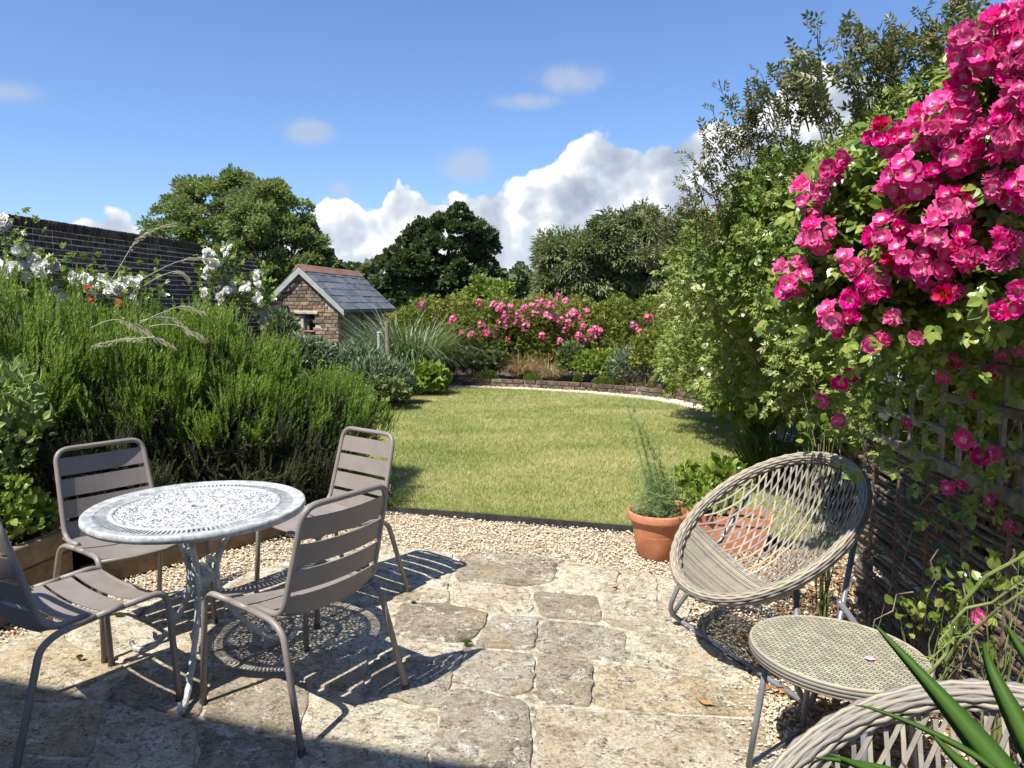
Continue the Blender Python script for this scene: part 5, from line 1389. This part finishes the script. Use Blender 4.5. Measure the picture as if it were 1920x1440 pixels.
pot('terracotta_pot', 'round terracotta pot with fennel standing on the gravel left of the wicker chair', pc, .19, .29)
def fennel():
    T = root('fennel', 'tall feathery fennel growing in the round terracotta pot', 'plant', (pc[0], pc[1], .25))
    rdm = random.Random(2); mb = MB(); PP = []; 
    for (x0, y0, x1, y1, x2, y2) in [(1235, 972, 1205, 890, 1178, 762), (1240, 975, 1215, 880, 1195, 790), (1243, 975, 1238, 880, 1205, 800), (1262, 972, 1250, 890, 1215, 825), (1238, 970, 1225, 900, 1190, 770), (1248, 975, 1242, 900, 1235, 840)]:
        D = pc[1] + rdm.uniform(-.05, .05); a, c, b = Vector(P(x0, y0, D)), Vector(P(x1, y1, D)), Vector(P(x2, y2, D))
        a.z = .24
        pts = [a.lerp(c, t / 11).lerp(c.lerp(b, t / 11), t / 11) for t in range(12)]; mb.tube(pts, [.0042 * (1 - .07 * t) for t in range(12)], 5)
        for i, p in enumerate(pts[3:]):
            for _ in range(5 + (i < 3) * 6): PP.append((p, (pts[min(i + 4, 11)] - p) * 4 + Vector([rdm.uniform(-1, 1) for _ in range(3)])))
    for (x, y) in [(1262, 860), (1258, 900)]:
        pass
    for k in range(700):
        p = Vector((pc[0] + rdm.gauss(-.02, .07), pc[1] + rdm.gauss(0, .06), .27 + abs(rdm.gauss(0, .12)))); PP.append((p, Vector((rdm.gauss(0, 1), rdm.gauss(0, 1), rdm.gauss(.6, .7)))))
    add('stem', mb, M['stem'], T, world=True)
    V = []; F = []
    for p, d in PP:
        d = d.normalized() if d.length > 0 else Vector((0, 0, 1))
        for j in range(5):
            dd = (d + Vector([rdm.uniform(-.6, .6) for _ in range(3)])).normalized(); s = dd.orthogonal().normalized() * .0012; L = rdm.uniform(.03, .085); b = len(V); V += [p - s, p + s, p + dd * L]; F.append((b, b + 1, b + 2))
    m2 = MB(); m2.add(V, F); add('frond', m2, M['fennel'], T, world=True)
    m3 = MB()
    for x, y, y2 in [(1266, 975, 842), (1258, 975, 830)]:
        a = Vector(P(x, y, pc[1])); a.z = .25; b = Vector(P(x - 6, y2, pc[1])); m3.tube([a, a.lerp(b, .5) + Vector((.005, 0, 0)), b], [.0035, .003, .0015], 5)
    add('dry_stem', m3, M['strawgrass'], T, world=True)
fennel()
q2 = G(1310, 1015)
p2 = (q2[0] - .02, q2[1] + .18, 0)
pot('terracotta_pot', 'second terracotta pot with leafy herbs, half hidden behind the wicker chair rim', p2, .17, .26)
bushy('herb_plant', 'leafy green herbs growing in the half hidden terracotta pot', 'plant', [(p2[0], p2[1], .34, .15, .14, .13)], 260, .05, 'lime', 561, ovate_t(.36), .4, 'stem', .5)
bushy('pepper_plant', 'bright leafy plant behind the pots next to the iris clump', 'plant', [(p2[0] + .28, p2[1] + .1, .33, .16, .14, .14)], 260, .075, 'roseleaf', 562, ovate_t(.34), .4, 'stem', .5)
def trough():
    q = G(1365, 1055); T = root('terracotta_trough', 'long terracotta trough planter behind the wicker chair', 'planter', (q[0] + .02, q[1] + .28, 0), -.25)
    mb = MB(); L, W_, h = .62, .24, .24
    for z0, z1, a, b in ((0, h * .8, .82, 1.0),):
        V = []
        for z, s in ((0, .84), (h * .8, .95), (h * .8, 1.02), (h, 1.03), (h, .93), (h * .5, .85)):
            V += [(sx * L / 2 * s, sy * W_ / 2 * (s if s > .93 else s * .95), z) for sx, sy in ((-1, -1), (1, -1), (1, 1), (-1, 1))]
        F = [(3, 2, 1, 0)]
        for i in range(5): F += [(i * 4 + k, i * 4 + (k + 1) % 4, (i + 1) * 4 + (k + 1) % 4, (i + 1) * 4 + k) for k in range(4)]
        F.append((20, 21, 22, 23)); mb.add(V, F)
    add('planter', mb, M['terracotta'], T); mb = MB(); mb.box((0, 0, h * .8), (L * .88, W_ * .84, .02)); add('soil', mb, M['soil'], T)
    bushy('strawberry_plant', 'leafy plants growing in the terracotta trough behind the chair', 'plant', [(T.location.x - .1, T.location.y, .30, .22, .13, .10)], 200, .06, 'roseleaf', 563, ovate_t(.36), .4, 'stem', .5)
trough()

# ================================================================== METAL CHAIRS
def bend(pts, r=.05, seg=6):
    """round the corners of a polyline"""
    P_ = [Vector(p) for p in pts]; out = [P_[0]]
    for i in range(1, len(P_) - 1):
        a, b, c = P_[i - 1], P_[i], P_[i + 1]; k = min(r, (a - b).length * .48, (c - b).length * .48)
        s = b + (a - b).normalized() * k; e = b + (c - b).normalized() * k
        for j in range(seg + 1):
            t = j / seg; out.append(s.lerp(b, t).lerp(b.lerp(e, t), t))
    out.append(P_[-1]); return out
def slat(cfun, normal, w_, half, sag, th=.0045, n=10, end=0):
    """a pressed strip across the chair: cfun = centre point, w_ vector across the strip"""
    V = []; F = []
    for i in range(n + 1):
        x = -half + 2 * half * i / n; k = 1 - (x / half) ** 2
        for a, b in ((-.5, 0), (.5, 0), (.5, -1), (-.5, -1)):
            q = Vector((x, 0, 0)) + cfun + w_ * a + normal * (b * th - sag * k); V.append(q)
    for i in range(n):
        for k in range(4): F.append((i * 4 + k, i * 4 + (k + 1) % 4, (i + 1) * 4 + (k + 1) % 4, (i + 1) * 4 + k))
    F += [(3, 2, 1, 0), tuple(n * 4 + k for k in range(4))]
    mb = MB(); mb.add(V, F); return mb
def make_chair(label):
    T = root('metal_chair', label, 'chair', group='metal chairs round the table')
    R_ = .0125
    for s in (-1, 1):
        mb = MB(); mb.tube(bend([(.258 * s, .292, .012), (.245 * s, .268, .460), (.240 * s, .10, .452)], .06), R_, 10); add('leg', mb, M['taupe'], T, smooth=True)
        mb = MB(); mb.tube(bend([(.268 * s, -.30, .012), (.243 * s, -.19, .40), (.240 * s, -.13, .434), (.240 * s, .0, .446)], .05), R_, 10); add('leg', mb, M['taupe'], T, smooth=True)
        mb = MB(); mb.tube([(.240 * s, .11, .4525), (.240 * s, .0, .446)], R_ * .98, 10); add('side_rail', mb, M['taupe'], T, smooth=True)
        for y, x in ((.292, .258), (-.30, .268)):
            mb = MB(); mb.lathe([(0, 0), (.0145, 0), (.0145, .022), (.0, .024)], 10, (x * s, y, 0)); add('foot', mb, M['foot'], T)
    top = -.275; zt_ = .865; y0, z0 = -.165, .448
    hp = bend([(-.222, -.02, .455), (-.222, y0, z0), (-.205, top, zt_), (.205, top, zt_), (.222, y0, z0), (.222, -.02, .455)], .065, 7)
    mb = MB(); mb.tube(hp, R_, 10); add('back_hoop', mb, M['taupe'], T, smooth=True)
    up = Vector((0, top - y0, zt_ - z0)).normalized(); nb = Vector((0, up.z, -up.y))   # nb faces forward
    Lb = math.hypot(top - y0, zt_ - z0)
    for k in range(4):
        s = Lb - .042 - .0425 - k * .103; c = Vector((0, y0, z0)) + up * s
        half = .222 - .017 * s / Lb - .006
        add('back_slat', slat(c, nb, up * .085, half, .022), M['taupe'], T)
    def seatz(y): return .455 - .010 * math.cos(y * 6) + .006 * y
    ys = [.200, .089, -.022, -.133]
    for k, y in enumerate(ys):
        w_ = Vector((0, .097, .012 if k == 0 else (.0 if k < 3 else -.012)))
        if k == 0: w_ = Vector((0, .100, -.010))
        add('seat_slat', slat(Vector((0, y, .452 + (.002 if k == 0 else 0))), Vector((0, 0, 1)), w_, .231, .022), M['taupe'], T)
    mb = MB(); mb.tube([(-.243, .258, .440), (-.1, .258, .424), (.1, .258, .424), (.243, .258, .440)], .009, 8); add('front_bar', mb, M['taupe'], T, smooth=True)
    return T
def face(f): return math.atan2(f[1], f[0]) - PI / 2
specs = [((-.831, 2.843), (-.826, .563), 'taupe metal slatted chair nearest the middle, its back turned to the open paving'),
         ((-1.695, 2.715), (.565, .825), 'taupe metal slatted chair cut by the left edge, its back in shade'),
         ((-1.853, 3.517), (.775, -.632), 'taupe metal slatted chair in front of the timber bed, left behind the table'),
         ((-.965, 3.865), (-.62, -.78), 'taupe metal slatted chair behind the table, nearest the lawn')]
ch0 = make_chair(specs[0][2])
for i, (c, f, lb) in enumerate(specs):
    o = ch0 if i == 0 else copy_tree(ch0)
    o.location = (c[0], c[1], .006); o.rotation_euler = (0, 0, face(f)); o['label'] = lb

# ================================================================== CAST TABLE
TB = root('cast_metal_table', 'round cast metal garden table with pierced floral top and flaking white paint', 'table', (-1.327, 3.083, .005))
TB.scale = (.955, .955, 1)
ZT = .715; RT = .458
mb = MB(); mb.lathe([(.405, ZT - .012), (.405, ZT), (.412, ZT + .003), (.442, ZT + .003), (.452, ZT + .008), (RT, ZT + .004), (RT + .002, ZT - .012), (RT - .006, ZT - .026), (RT - .014, ZT - .026), (RT - .018, ZT - .010), (.405, ZT - .012)], 96)
add('rim', mb, M['cast'], TB, smooth=True)
mb = MB(); mb.lathe([(.332, ZT - .010), (.332, ZT), (.338, ZT + .004), (.348, ZT + .004), (.354, ZT), (.354, ZT - .010), (.332, ZT - .010)], 96); add('inner_ring', mb, M['cast'], TB, smooth=True)
mb = MB(); ns = 132
for k in range(ns):
    a = 2 * PI * k / ns; mb.box((.380 * math.cos(a), .380 * math.sin(a), ZT - .004), (.056, .0085, .009), Matrix.Rotation(a, 3, 'Z'))
add('spokes', mb, M['cast'], TB, kind='stuff')
def pierced():
    rng = np.random.default_rng(17); g = .0042; R1 = .336; n = int(R1 * 2 / g) + 1
    xs = (np.arange(n) - n / 2 + .5) * g; X, Y = np.meshgrid(xs, xs, indexing='ij'); rr = np.hypot(X, Y); th = np.arctan2(Y, X)
    seeds = []
    for k in range(4000):
        r = R1 * math.sqrt(rng.uniform(.02, 1)); a = rng.uniform(0, PI / 6)
        q = np.array([r * math.cos(a), r * math.sin(a)])
        if all(np.hypot(*(q - s)) > .0165 for s in seeds): seeds.append(q)
    S = []
    for r in range(6):
        for s in seeds:
            for m in (1, -1):
                c, s_ = math.cos(r * PI / 3), math.sin(r * PI / 3); S.append((s[0] * c - m * s[1] * s_, s[0] * s_ + m * s[1] * c))
    S = np.array(S)
    Xw = X + .004 * np.sin(Y * 160) ; Yw = Y + .004 * np.sin(X * 150)
    d1 = np.full(X.shape, 9.); d2 = d1.copy()
    for s in S:
        # elongated cells that swirl round the centre
        ta = math.atan2(s[1], s[0]) + .9; dx, dy = Xw - s[0], Yw - s[1]
        u = dx * math.cos(ta) + dy * math.sin(ta); v = -dx * math.sin(ta) + dy * math.cos(ta); d = np.hypot(u * .8, v * 1.2)
        d2 = np.where(d < d1, d1, np.minimum(d2, d)); d1 = np.minimum(d1, d)
    solid = ((d2 - d1) < .0060) | (rr < .058) | (np.abs(rr - .20) < .005)
    solid &= (rr < R1) & (rr > .027)
    idx = -np.ones((n + 1, n + 1), int); V = []; F = []
    z = lambda i, j: ZT - .001 + .0022 * math.sin(i * .9) * math.cos(j * .8)
    def vid(i, j, lay, cache={}):
        k = (i, j, lay)
        if k not in cache:
            cache[k] = len(V); V.append(((i - n / 2) * g, (j - n / 2) * g, (z(i, j) if lay else ZT - .010)))
        return cache[k]
    for i in range(n):
        for j in range(n):
            if not solid[i, j]: continue
            F.append((vid(i, j, 1), vid(i + 1, j, 1), vid(i + 1, j + 1, 1), vid(i, j + 1, 1)))
            F.append((vid(i, j, 0), vid(i, j + 1, 0), vid(i + 1, j + 1, 0), vid(i + 1, j, 0)))
            for di, dj, a, b in ((-1, 0, (i, j + 1), (i, j)), (1, 0, (i + 1, j), (i + 1, j + 1)), (0, -1, (i, j), (i + 1, j)), (0, 1, (i + 1, j + 1), (i, j + 1))):
                ii, jj = i + di, j + dj
                if not (0 <= ii < n and 0 <= jj < n) or not solid[ii, jj]: F.append((vid(*a, 0), vid(*b, 0), vid(*b, 1), vid(*a, 1)))
    return np_mesh('pierced_panel', np.array(V), np.array(F))
add('pierced_panel', pierced(), M['cast_white'], TB)
mb = MB(); mb.lathe([(.025, ZT - .01), (.025, ZT + .004), (.034, ZT + .005), (.040, ZT + .001)], 32); add('parasol_collar', mb, M['cast'], TB, smooth=True)
def leafshape(mb, c, d, n_, L):
    d = d.normalized(); s = d.cross(n_).normalized(); V = []
    out = [(0, 0), (.18, .16), (.3, .34), (.42, .22), (.6, .36), (.72, .16), (1, 0), (.72, -.16), (.6, -.36), (.42, -.22), (.3, -.34), (.18, -.16)]
    for off in (.003, -.003):
        for t, w_ in out: V.append(c + d * t * L + s * w_ * L + n_ * (off + .15 * L * t * t))
    k = len(out); F = [tuple(range(k)), tuple(range(k, 2 * k))[::-1]] + [(i + k, (i + 1) % k + k, (i + 1) % k, i) for i in range(k)]
    mb.add(V, F)
for a in (-80, 40, 160):
    r = math.radians(a); e = Vector((math.cos(r), math.sin(r), 0)); up = Vector((0, 0, 1)); sd = e.cross(up)
    prof = [(.20, .70), (.165, .62), (.10, .53), (.062, .44), (.07, .34), (.12, .24), (.20, .14), (.29, .055), (.36, .020), (.415, .022), (.435, .045), (.425, .066)]
    rad = [.012, .013, .014, .015, .015, .014, .0135, .0125, .0125, .013, .012, .009]
    mb = MB(); P_ = bend([tuple(e * x + up * z) for x, z in prof], .05, 3)
    m_ = len(P_); mb.tube(P_, [float(np.interp(i / (m_ - 1), np.linspace(0, 1, len(rad)), rad)) * (1 + .12 * math.sin(i * 1.7)) for i in range(m_)], 8)
    for t in range(14):     # scroll near the top
        pass
    sc = [tuple(e * (.20 + .045 * math.cos(q * .5) * (1 - q / 16)) + up * (.60 + .045 * math.sin(q * .5) * (1 - q / 16))) for q in range(13)]
    mb.tube(sc, .007, 6)
    mb.tube([tuple(e * .17 + up * .62), tuple(e * .29 + up * .66), tuple(e * .34 + up * .70)], [.009, .008, .007], 6)
    for x, z, L, q in ((.13, .57, .07, 1), (.06, .46, .06, -1), (.16, .20, .06, 1), (.27, .08, .05, 1), (.09, .30, .05, -1)):
        leafshape(mb, e * x + up * z, e * .7 * q + up * .7, sd, L); leafshape(mb, e * x + up * z, e * -.5 * q + up * .8, sd, L * .8)
    add('leg', mb, M['cast'], TB, smooth=False)
mb = MB(); mb.lathe([(.0, .46), (.03, .46), (.045, .44), (.06, .42), (.06, .40), (.03, .37), (0, .36)], 20); add('leg_boss', mb, M['cast'], TB, smooth=True)
mb = MB(); mb.lathe([(.196, .688), (.212, .688), (.212, .705), (.196, .705), (.196, .688)], 48); add('support_ring', mb, M['cast'], TB, smooth=True)

# ================================================================== WICKER
WA, WB_, TAU = .398, .446, .60
nrmW = Vector((0, math.sin(TAU), math.cos(TAU))); uW = Vector((0, -math.cos(TAU), math.sin(TAU))); xW = Vector((1, 0, 0)); CW = Vector((0, 0, .626))
def bowl(p, q, off=0):
    """p across, q up the back (unit disc) -> chair-local point on the shell"""
    r2 = min(1.0, p * p + q * q)
    dep = .25 * (1 - r2 ** 1.1) * (1 + .25 * (-q))
    flare = 1 - .02 * (1 - r2)
    return CW + xW * (WA * p * flare) + uW * (WB_ * q - .02 * (1 - r2)) - nrmW * (dep + off)
def ribbon(pts, nrms, w_, th):
    V = []; F = []; n = len(pts)
    for i in range(n):
        d = (pts[min(i + 1, n - 1)] - pts[max(i - 1, 0)]).normalized(); s = d.cross(nrms[i]).normalized() * w_ * .5; t = nrms[i] * th * .5
        V += [pts[i] - s - t, pts[i] + s - t, pts[i] + s + t, pts[i] - s + t]
    for i in range(n - 1):
        for k in range(4): F.append((i * 4 + k, i * 4 + (k + 1) % 4, (i + 1) * 4 + (k + 1) % 4, (i + 1) * 4 + k))
    F += [(3, 2, 1, 0), tuple((n - 1) * 4 + k for k in range(4))]
    mb = MB(); mb.add(V, F); return mb
def bn(p, q):
    e = .02; a = bowl(p + e, q) - bowl(p - e, q); b = bowl(p, q + e) - bowl(p, q - e); return a.cross(b).normalized()
Q0 = -.30
def make_wicker(label):
    T = root('wicker_chair', label, 'chair', group='oval wicker bucket chairs')
    # rim: wrapped strands round a core
    nR = 80
    rimp = [CW + xW * WA * math.cos(2 * PI * k / nR) + uW * WB_ * math.sin(2 * PI * k / nR) for k in range(nR)]
    mb = MB(); mb.tube(rimp, .020, 8, closed=True); add('rim_core', mb, M['wicker'], T, smooth=True)
    for j in range(13):
        a0 = 2 * PI * j / 13; pts = []
        for k in range(nR * 2):
            t = 2 * PI * k / (nR * 2); e = xW * math.cos(t) * WA * .9 + uW * math.sin(t) * WB_; e.normalize()
            al = a0 + .05 * math.sin(k * PI / 2.0 + j * PI); rr = .0225 + .0026 * math.sin(k * PI / 2 + j * PI)
            pts.append(CW + xW * WA * math.cos(t) + uW * WB_ * math.sin(t) + e * rr * math.cos(al) + nrmW * (rr * math.sin(al) - .004))
        mb = MB(); mb.tube(pts, .0050, 5, closed=True); add('rim_strand', mb, M['wicker'], T, smooth=True)
    # open lattice back
    sl = .30
    for sg in (-1, 1):
        for k in range(-17, 18):
            c = k * .070 + .02 * sg; pts = []; nn = []; run = []
            for i in range(33):
                q = -1 + 2 * i / 32; p = c + sg * sl * q
                if p * p + q * q < .985 and q > Q0 - .02: run.append((p, q))
            if len(run) < 3: continue
            for i, (p, q) in enumerate(run):
                w_ = math.sin((q * 2 * sl / .070) * PI + sg * PI / 2 + k * PI) * .002
                nn.append(bn(p, q)); pts.append(bowl(p, q) + nn[-1] * (w_ + sg * .0012))
            add('lattice_strand', ribbon(pts, nn, .0082, .0028), M['wicker'], T)
    # dense seat: strands side by side across the front
    nd = 34
    for k in range(nd):
        q = -.985 + (Q0 + .985) * k / (nd - 1); pm = math.sqrt(max(.0, .99 - q * q)); pts = []; nn = []
        if pm < .12: continue
        for i in range(15):
            p = -pm + 2 * pm * i / 14; qq = q + .05 * (1 - (p / max(pm, .01)) ** 2) * (k / nd); nn.append(bn(p, qq)); pts.append(bowl(p, qq) + nn[-1] * (.0014 * math.sin(i * PI + k * PI)))
        add('seat_strand', ribbon(pts, nn, .0074, .0035), M['wicker'], T)
    for k in range(-7, 8):
        pts = []; nn = []; p = k * .125
        for i in range(12):
            q = -.98 + (Q0 + .98) * i / 11
            if p * p + q * q < .985: nn.append(bn(p, q)); pts.append(bowl(p, q) + nn[-1] * .005)
        if len(pts) > 2: add('seat_rib', ribbon(pts, nn, .008, .004), M['wicker'], T)
    # folding tube frame
    r = .0115
    fr = bend([tuple(bowl(.80, -.42, .02)), (.42, .20, .10), (.47, .10, .014), (-.47, .10, .014), (-.42, .20, .10), tuple(bowl(-.80, -.42, .02))], .10, 7)
    mb = MB(); mb.tube(fr, r, 10); add('front_frame', mb, M['frame_grey'], T, smooth=True)
    rr_ = bend([tuple(bowl(.92, .05, .022)), (.38, -.30, .02), (-.38, -.30, .02), tuple(bowl(-.92, .05, .022))], .07, 6)
    rr2 = bend([tuple(bowl(.78, .50, .022)), (.36, .05, .05), (.34, .09, .022)], .07, 6)
    mb = MB(); mb.tube(bend([(.40, -.02, .42), (.41, -.36, .016), (-.41, -.36, .016), (-.40, -.02, .42)], .07, 6), r, 10); add('rear_frame', mb, M['frame_grey'], T, smooth=True)
    for s in (-1, 1):
        mb = MB(); mb.tube([tuple(bowl(.80 * s, .42, .02)), (.425 * s, .02, .24), (.45 * s, .16, .05)], r, 10); add('strut', mb, M['frame_grey'], T, smooth=True)
        mb = MB(); mb.box((.432 * s, -.05, .26), (.014, .04, .03)); add('bracket', mb, M['frame_grey'], T)
    return T
w1 = make_wicker('oval wicker bucket chair on a grey tube frame, standing in front of the terracotta pots')
w1.location = (1.10, 3.16, 0); w1.rotation_euler = (0, 0, face((-.923, -.384)))
w2 = copy_tree(w1); w2['label'] = 'oval wicker bucket chair cut off by the bottom right corner'
w2.location = (.69, .955, 0); w2.rotation_euler = (0, 0, face((-.718, -.696)))

ST = root('wicker_side_table', 'low oval side table with woven resin top between the two wicker chairs', 'side table', (1.06, 2.33, 0), -.9)
sx, sy, hz = .275, .245, .45
mb = MB(); V = []; F = []
for z in (hz, ):
    V.append((0, 0, hz))
    for r_ in (.5, 1.0):
        for k in range(64): V.append((sx * r_ * math.cos(k * PI / 32), sy * r_ * math.sin(k * PI / 32), hz))
    F += [(0, 1 + k, 1 + (k + 1) % 64) for k in range(64)] + [(1 + k, 65 + k, 65 + (k + 1) % 64, 1 + (k + 1) % 64) for k in range(64)]
mb.add(V, F); add('woven_top', mb, M['weave'], ST)
for dz, rr_, sc_ in ((-.004, .0065, 1.0), (-.015, .0065, 1.012), (-.026, .0065, 1.008), (-.037, .006, .995)):
    mb = MB(); mb.tube([(sx * sc_ * math.cos(k * PI / 32), sy * sc_ * math.sin(k * PI / 32), hz + dz) for k in range(64)], rr_, 6, closed=True); add('edge_strand', mb, M['wicker'], ST, smooth=True)
mb = MB(); mb.lathe([(0, hz - .04), (.232, hz - .04), (.232, hz - .006), (0, hz - .006)], 32); add('underside', mb, M['wicker'], ST)
for a, b in (((.16, .14), (.20, .17)), ((.16, -.14), (.20, -.17)), ((-.16, .14), (-.20, .17)), ((-.16, -.14), (-.20, -.17))):
    mb = MB(); mb.tube([(a[0], a[1], hz - .03), (b[0], b[1], .01)], .0105, 8); add('leg', mb, M['frame_grey'], ST, smooth=True)
for x in (-.20, .20):
    mb = MB(); mb.tube([(x, .17, .012), (x, -.17, .012)], .010, 8); add('foot_bar', mb, M['frame_grey'], ST, smooth=True)
# petal on the side table
def thin_leaf(name, label, cat, loc, L, wd, mat, rot_, curl=.25):
    mb = MB(); V = []; F = []
    for i in range(5):
        t = i / 4; w_ = wd * math.sin(PI * (t * .9 + .06)) * .5
        for s in (-1, 0, 1): V.append((w_ * s, L * (t - .5), L * curl * (t - .5) ** 2 * 2 + abs(s) * w_ * .3 + .001))
    for i in range(4):
        for j in range(2): q = i * 3 + j; F.append((q, q + 1, q + 4, q + 3))
    mb.add(V, F); o = add(name, mb, mat); o.location = loc; o.rotation_euler = (0, 0, rot_); return props(o, label, cat)
def flatmat(name, c):
    m, t, b, o = newmat(name); f = t.noise(coords(t), 40, 3); t.put(b.inputs['Base Color'], t.mix(f, c, tuple(min(1, q * 1.25) for q in c))); b.inputs['Roughness'].default_value = .5; return m
q = G(1630, 1237, hz + .002)
thin_leaf('rose_petal', 'single pale pink petal lying on the wicker side table', 'petal', tuple(q), .030, .026, flatmat('pale_petal', (.80, .38, .55)), 1.2)
DL = [(1322, 1320, .07, 'orange brown dry leaf lying on the large paving stone'), (1152, 1100, .05, 'curled brown leaf in the joint near the gravel edge'), (1160, 1072, .045, 'small brown leaf at the patio edge below the terracotta pot'), (1175, 1126, .035, 'tiny brown leaf on the brownish stone')]
bl = flatmat('dead_leaf', (.38, .17, .06))
for k, (px, py, L, lb) in enumerate(DL):
    q = G(px, py, .018); thin_leaf('dry_leaf', lb, 'leaf', tuple(q), L, L * .38, bl, 1.0 + k, .5)
for k, (px, py, r_, lb) in enumerate([(875, 1212, .035, 'round moss tuft in the joint in the middle of the paving'), (775, 1137, .025, 'small moss tuft in the joint beside the chair shadow'), (222, 1160, .035, 'moss tuft in the joint behind the left chair'), (150, 1240, .02, 'faint moss patch beside the shaded left chair')]):
    q = G(px, py); bushy('moss_tuft', lb, 'moss', [(q[0], q[1], .008, r_, r_ * .7, .016)], 420, .008, 'moss', 700 + k, leaf_t(.25), .6, 'stem', .3, lower=0)

# sword-shaped leaves close to the lens, bottom right
SW = root('sword_leaf_plant', 'plant with long dark green sword shaped leaves rising in the bottom right corner', 'plant', (.98, .5, 0))
def sword(pxs, Ds, wd, twist=.3):
    wp = [Vector((.98 + .02 * len(SW.children), .48 + .03 * (len(SW.children) % 3), 0)), Vector((.92, .56, .5))] + [Vector(P(x, y, D)) for (x, y), D in zip(pxs, Ds)]; n = len(wp); fine = []
    for i in range(n - 1):
        a, b, c, d = wp[max(i - 1, 0)], wp[i], wp[i + 1], wp[min(i + 2, n - 1)]
        for j in range(6):
            t = j / 6; fine.append(.5 * ((2 * b) + (c - a) * t + (2 * a - 5 * b + 4 * c - d) * t * t + (3 * b - 3 * c + d - a) * t ** 3))
    fine.append(wp[-1]); m_ = len(fine); V = []; F = []
    for i, q in enumerate(fine):
        d = (fine[min(i + 1, m_ - 1)] - fine[max(i - 1, 0)]).normalized(); t = i / (m_ - 1)
        view = (q - Vector((0, 0, CAM_H))).normalized(); s = d.cross(view).normalized(); s = (s + view * twist).normalized(); nn = d.cross(s)
        w_ = wd * .5 * min(1, (1 - t) * 2.6) ** .8 * (.75 + .25 * min(1, t * 3))
        V += [q - s * w_, q + nn * w_ * .22, q + s * w_, q - nn * (w_ * -.05 + .0015)]
        if i:
            b = (i - 1) * 4
            F += [(b, b + 1, b + 5, b + 4), (b + 1, b + 2, b + 6, b + 5), (b + 2, b + 3, b + 7, b + 6), (b + 3, b, b + 4, b + 7)]
    mb = MB(); mb.add(V, F); add('leaf_blade', mb, M['sword'], SW, world=True, smooth=True)
sword([(2010, 1640), (1905, 1480), (1820, 1375), (1735, 1275), (1637, 1168)], [.80, .90, .98, 1.06, 1.14], .040)
sword([(2000, 1560), (1955, 1450), (1905, 1350), (1860, 1260), (1843, 1205)], [.85, .95, 1.02, 1.08, 1.1], .036)
sword([(2060, 1420), (1990, 1320), (1920, 1225), (1885, 1170)], [.85, .95, 1.05, 1.1], .026)
sword([(1960, 1560), (1860, 1440), (1740, 1370), (1640, 1330), (1600, 1322)], [.80, .88, .95, 1.0, 1.02], .009, 0)
sword([(1900, 1600), (1850, 1480), (1790, 1420), (1745, 1375)], [.80, .86, .9, .95], .022)
sword([(1800, 1600), (1700, 1480), (1620, 1440), (1550, 1412)], [.80, .86, .9, .95], .020)
sword([(1900, 1640), (1760, 1500), (1690, 1455), (1600, 1430), (1520, 1420)], [.78, .84, .88, .92, .95], .016)
print('flowers', NFL, 'tris', sum(len(o.data.polygons) for o in scene.objects if o.type == 'MESH'))
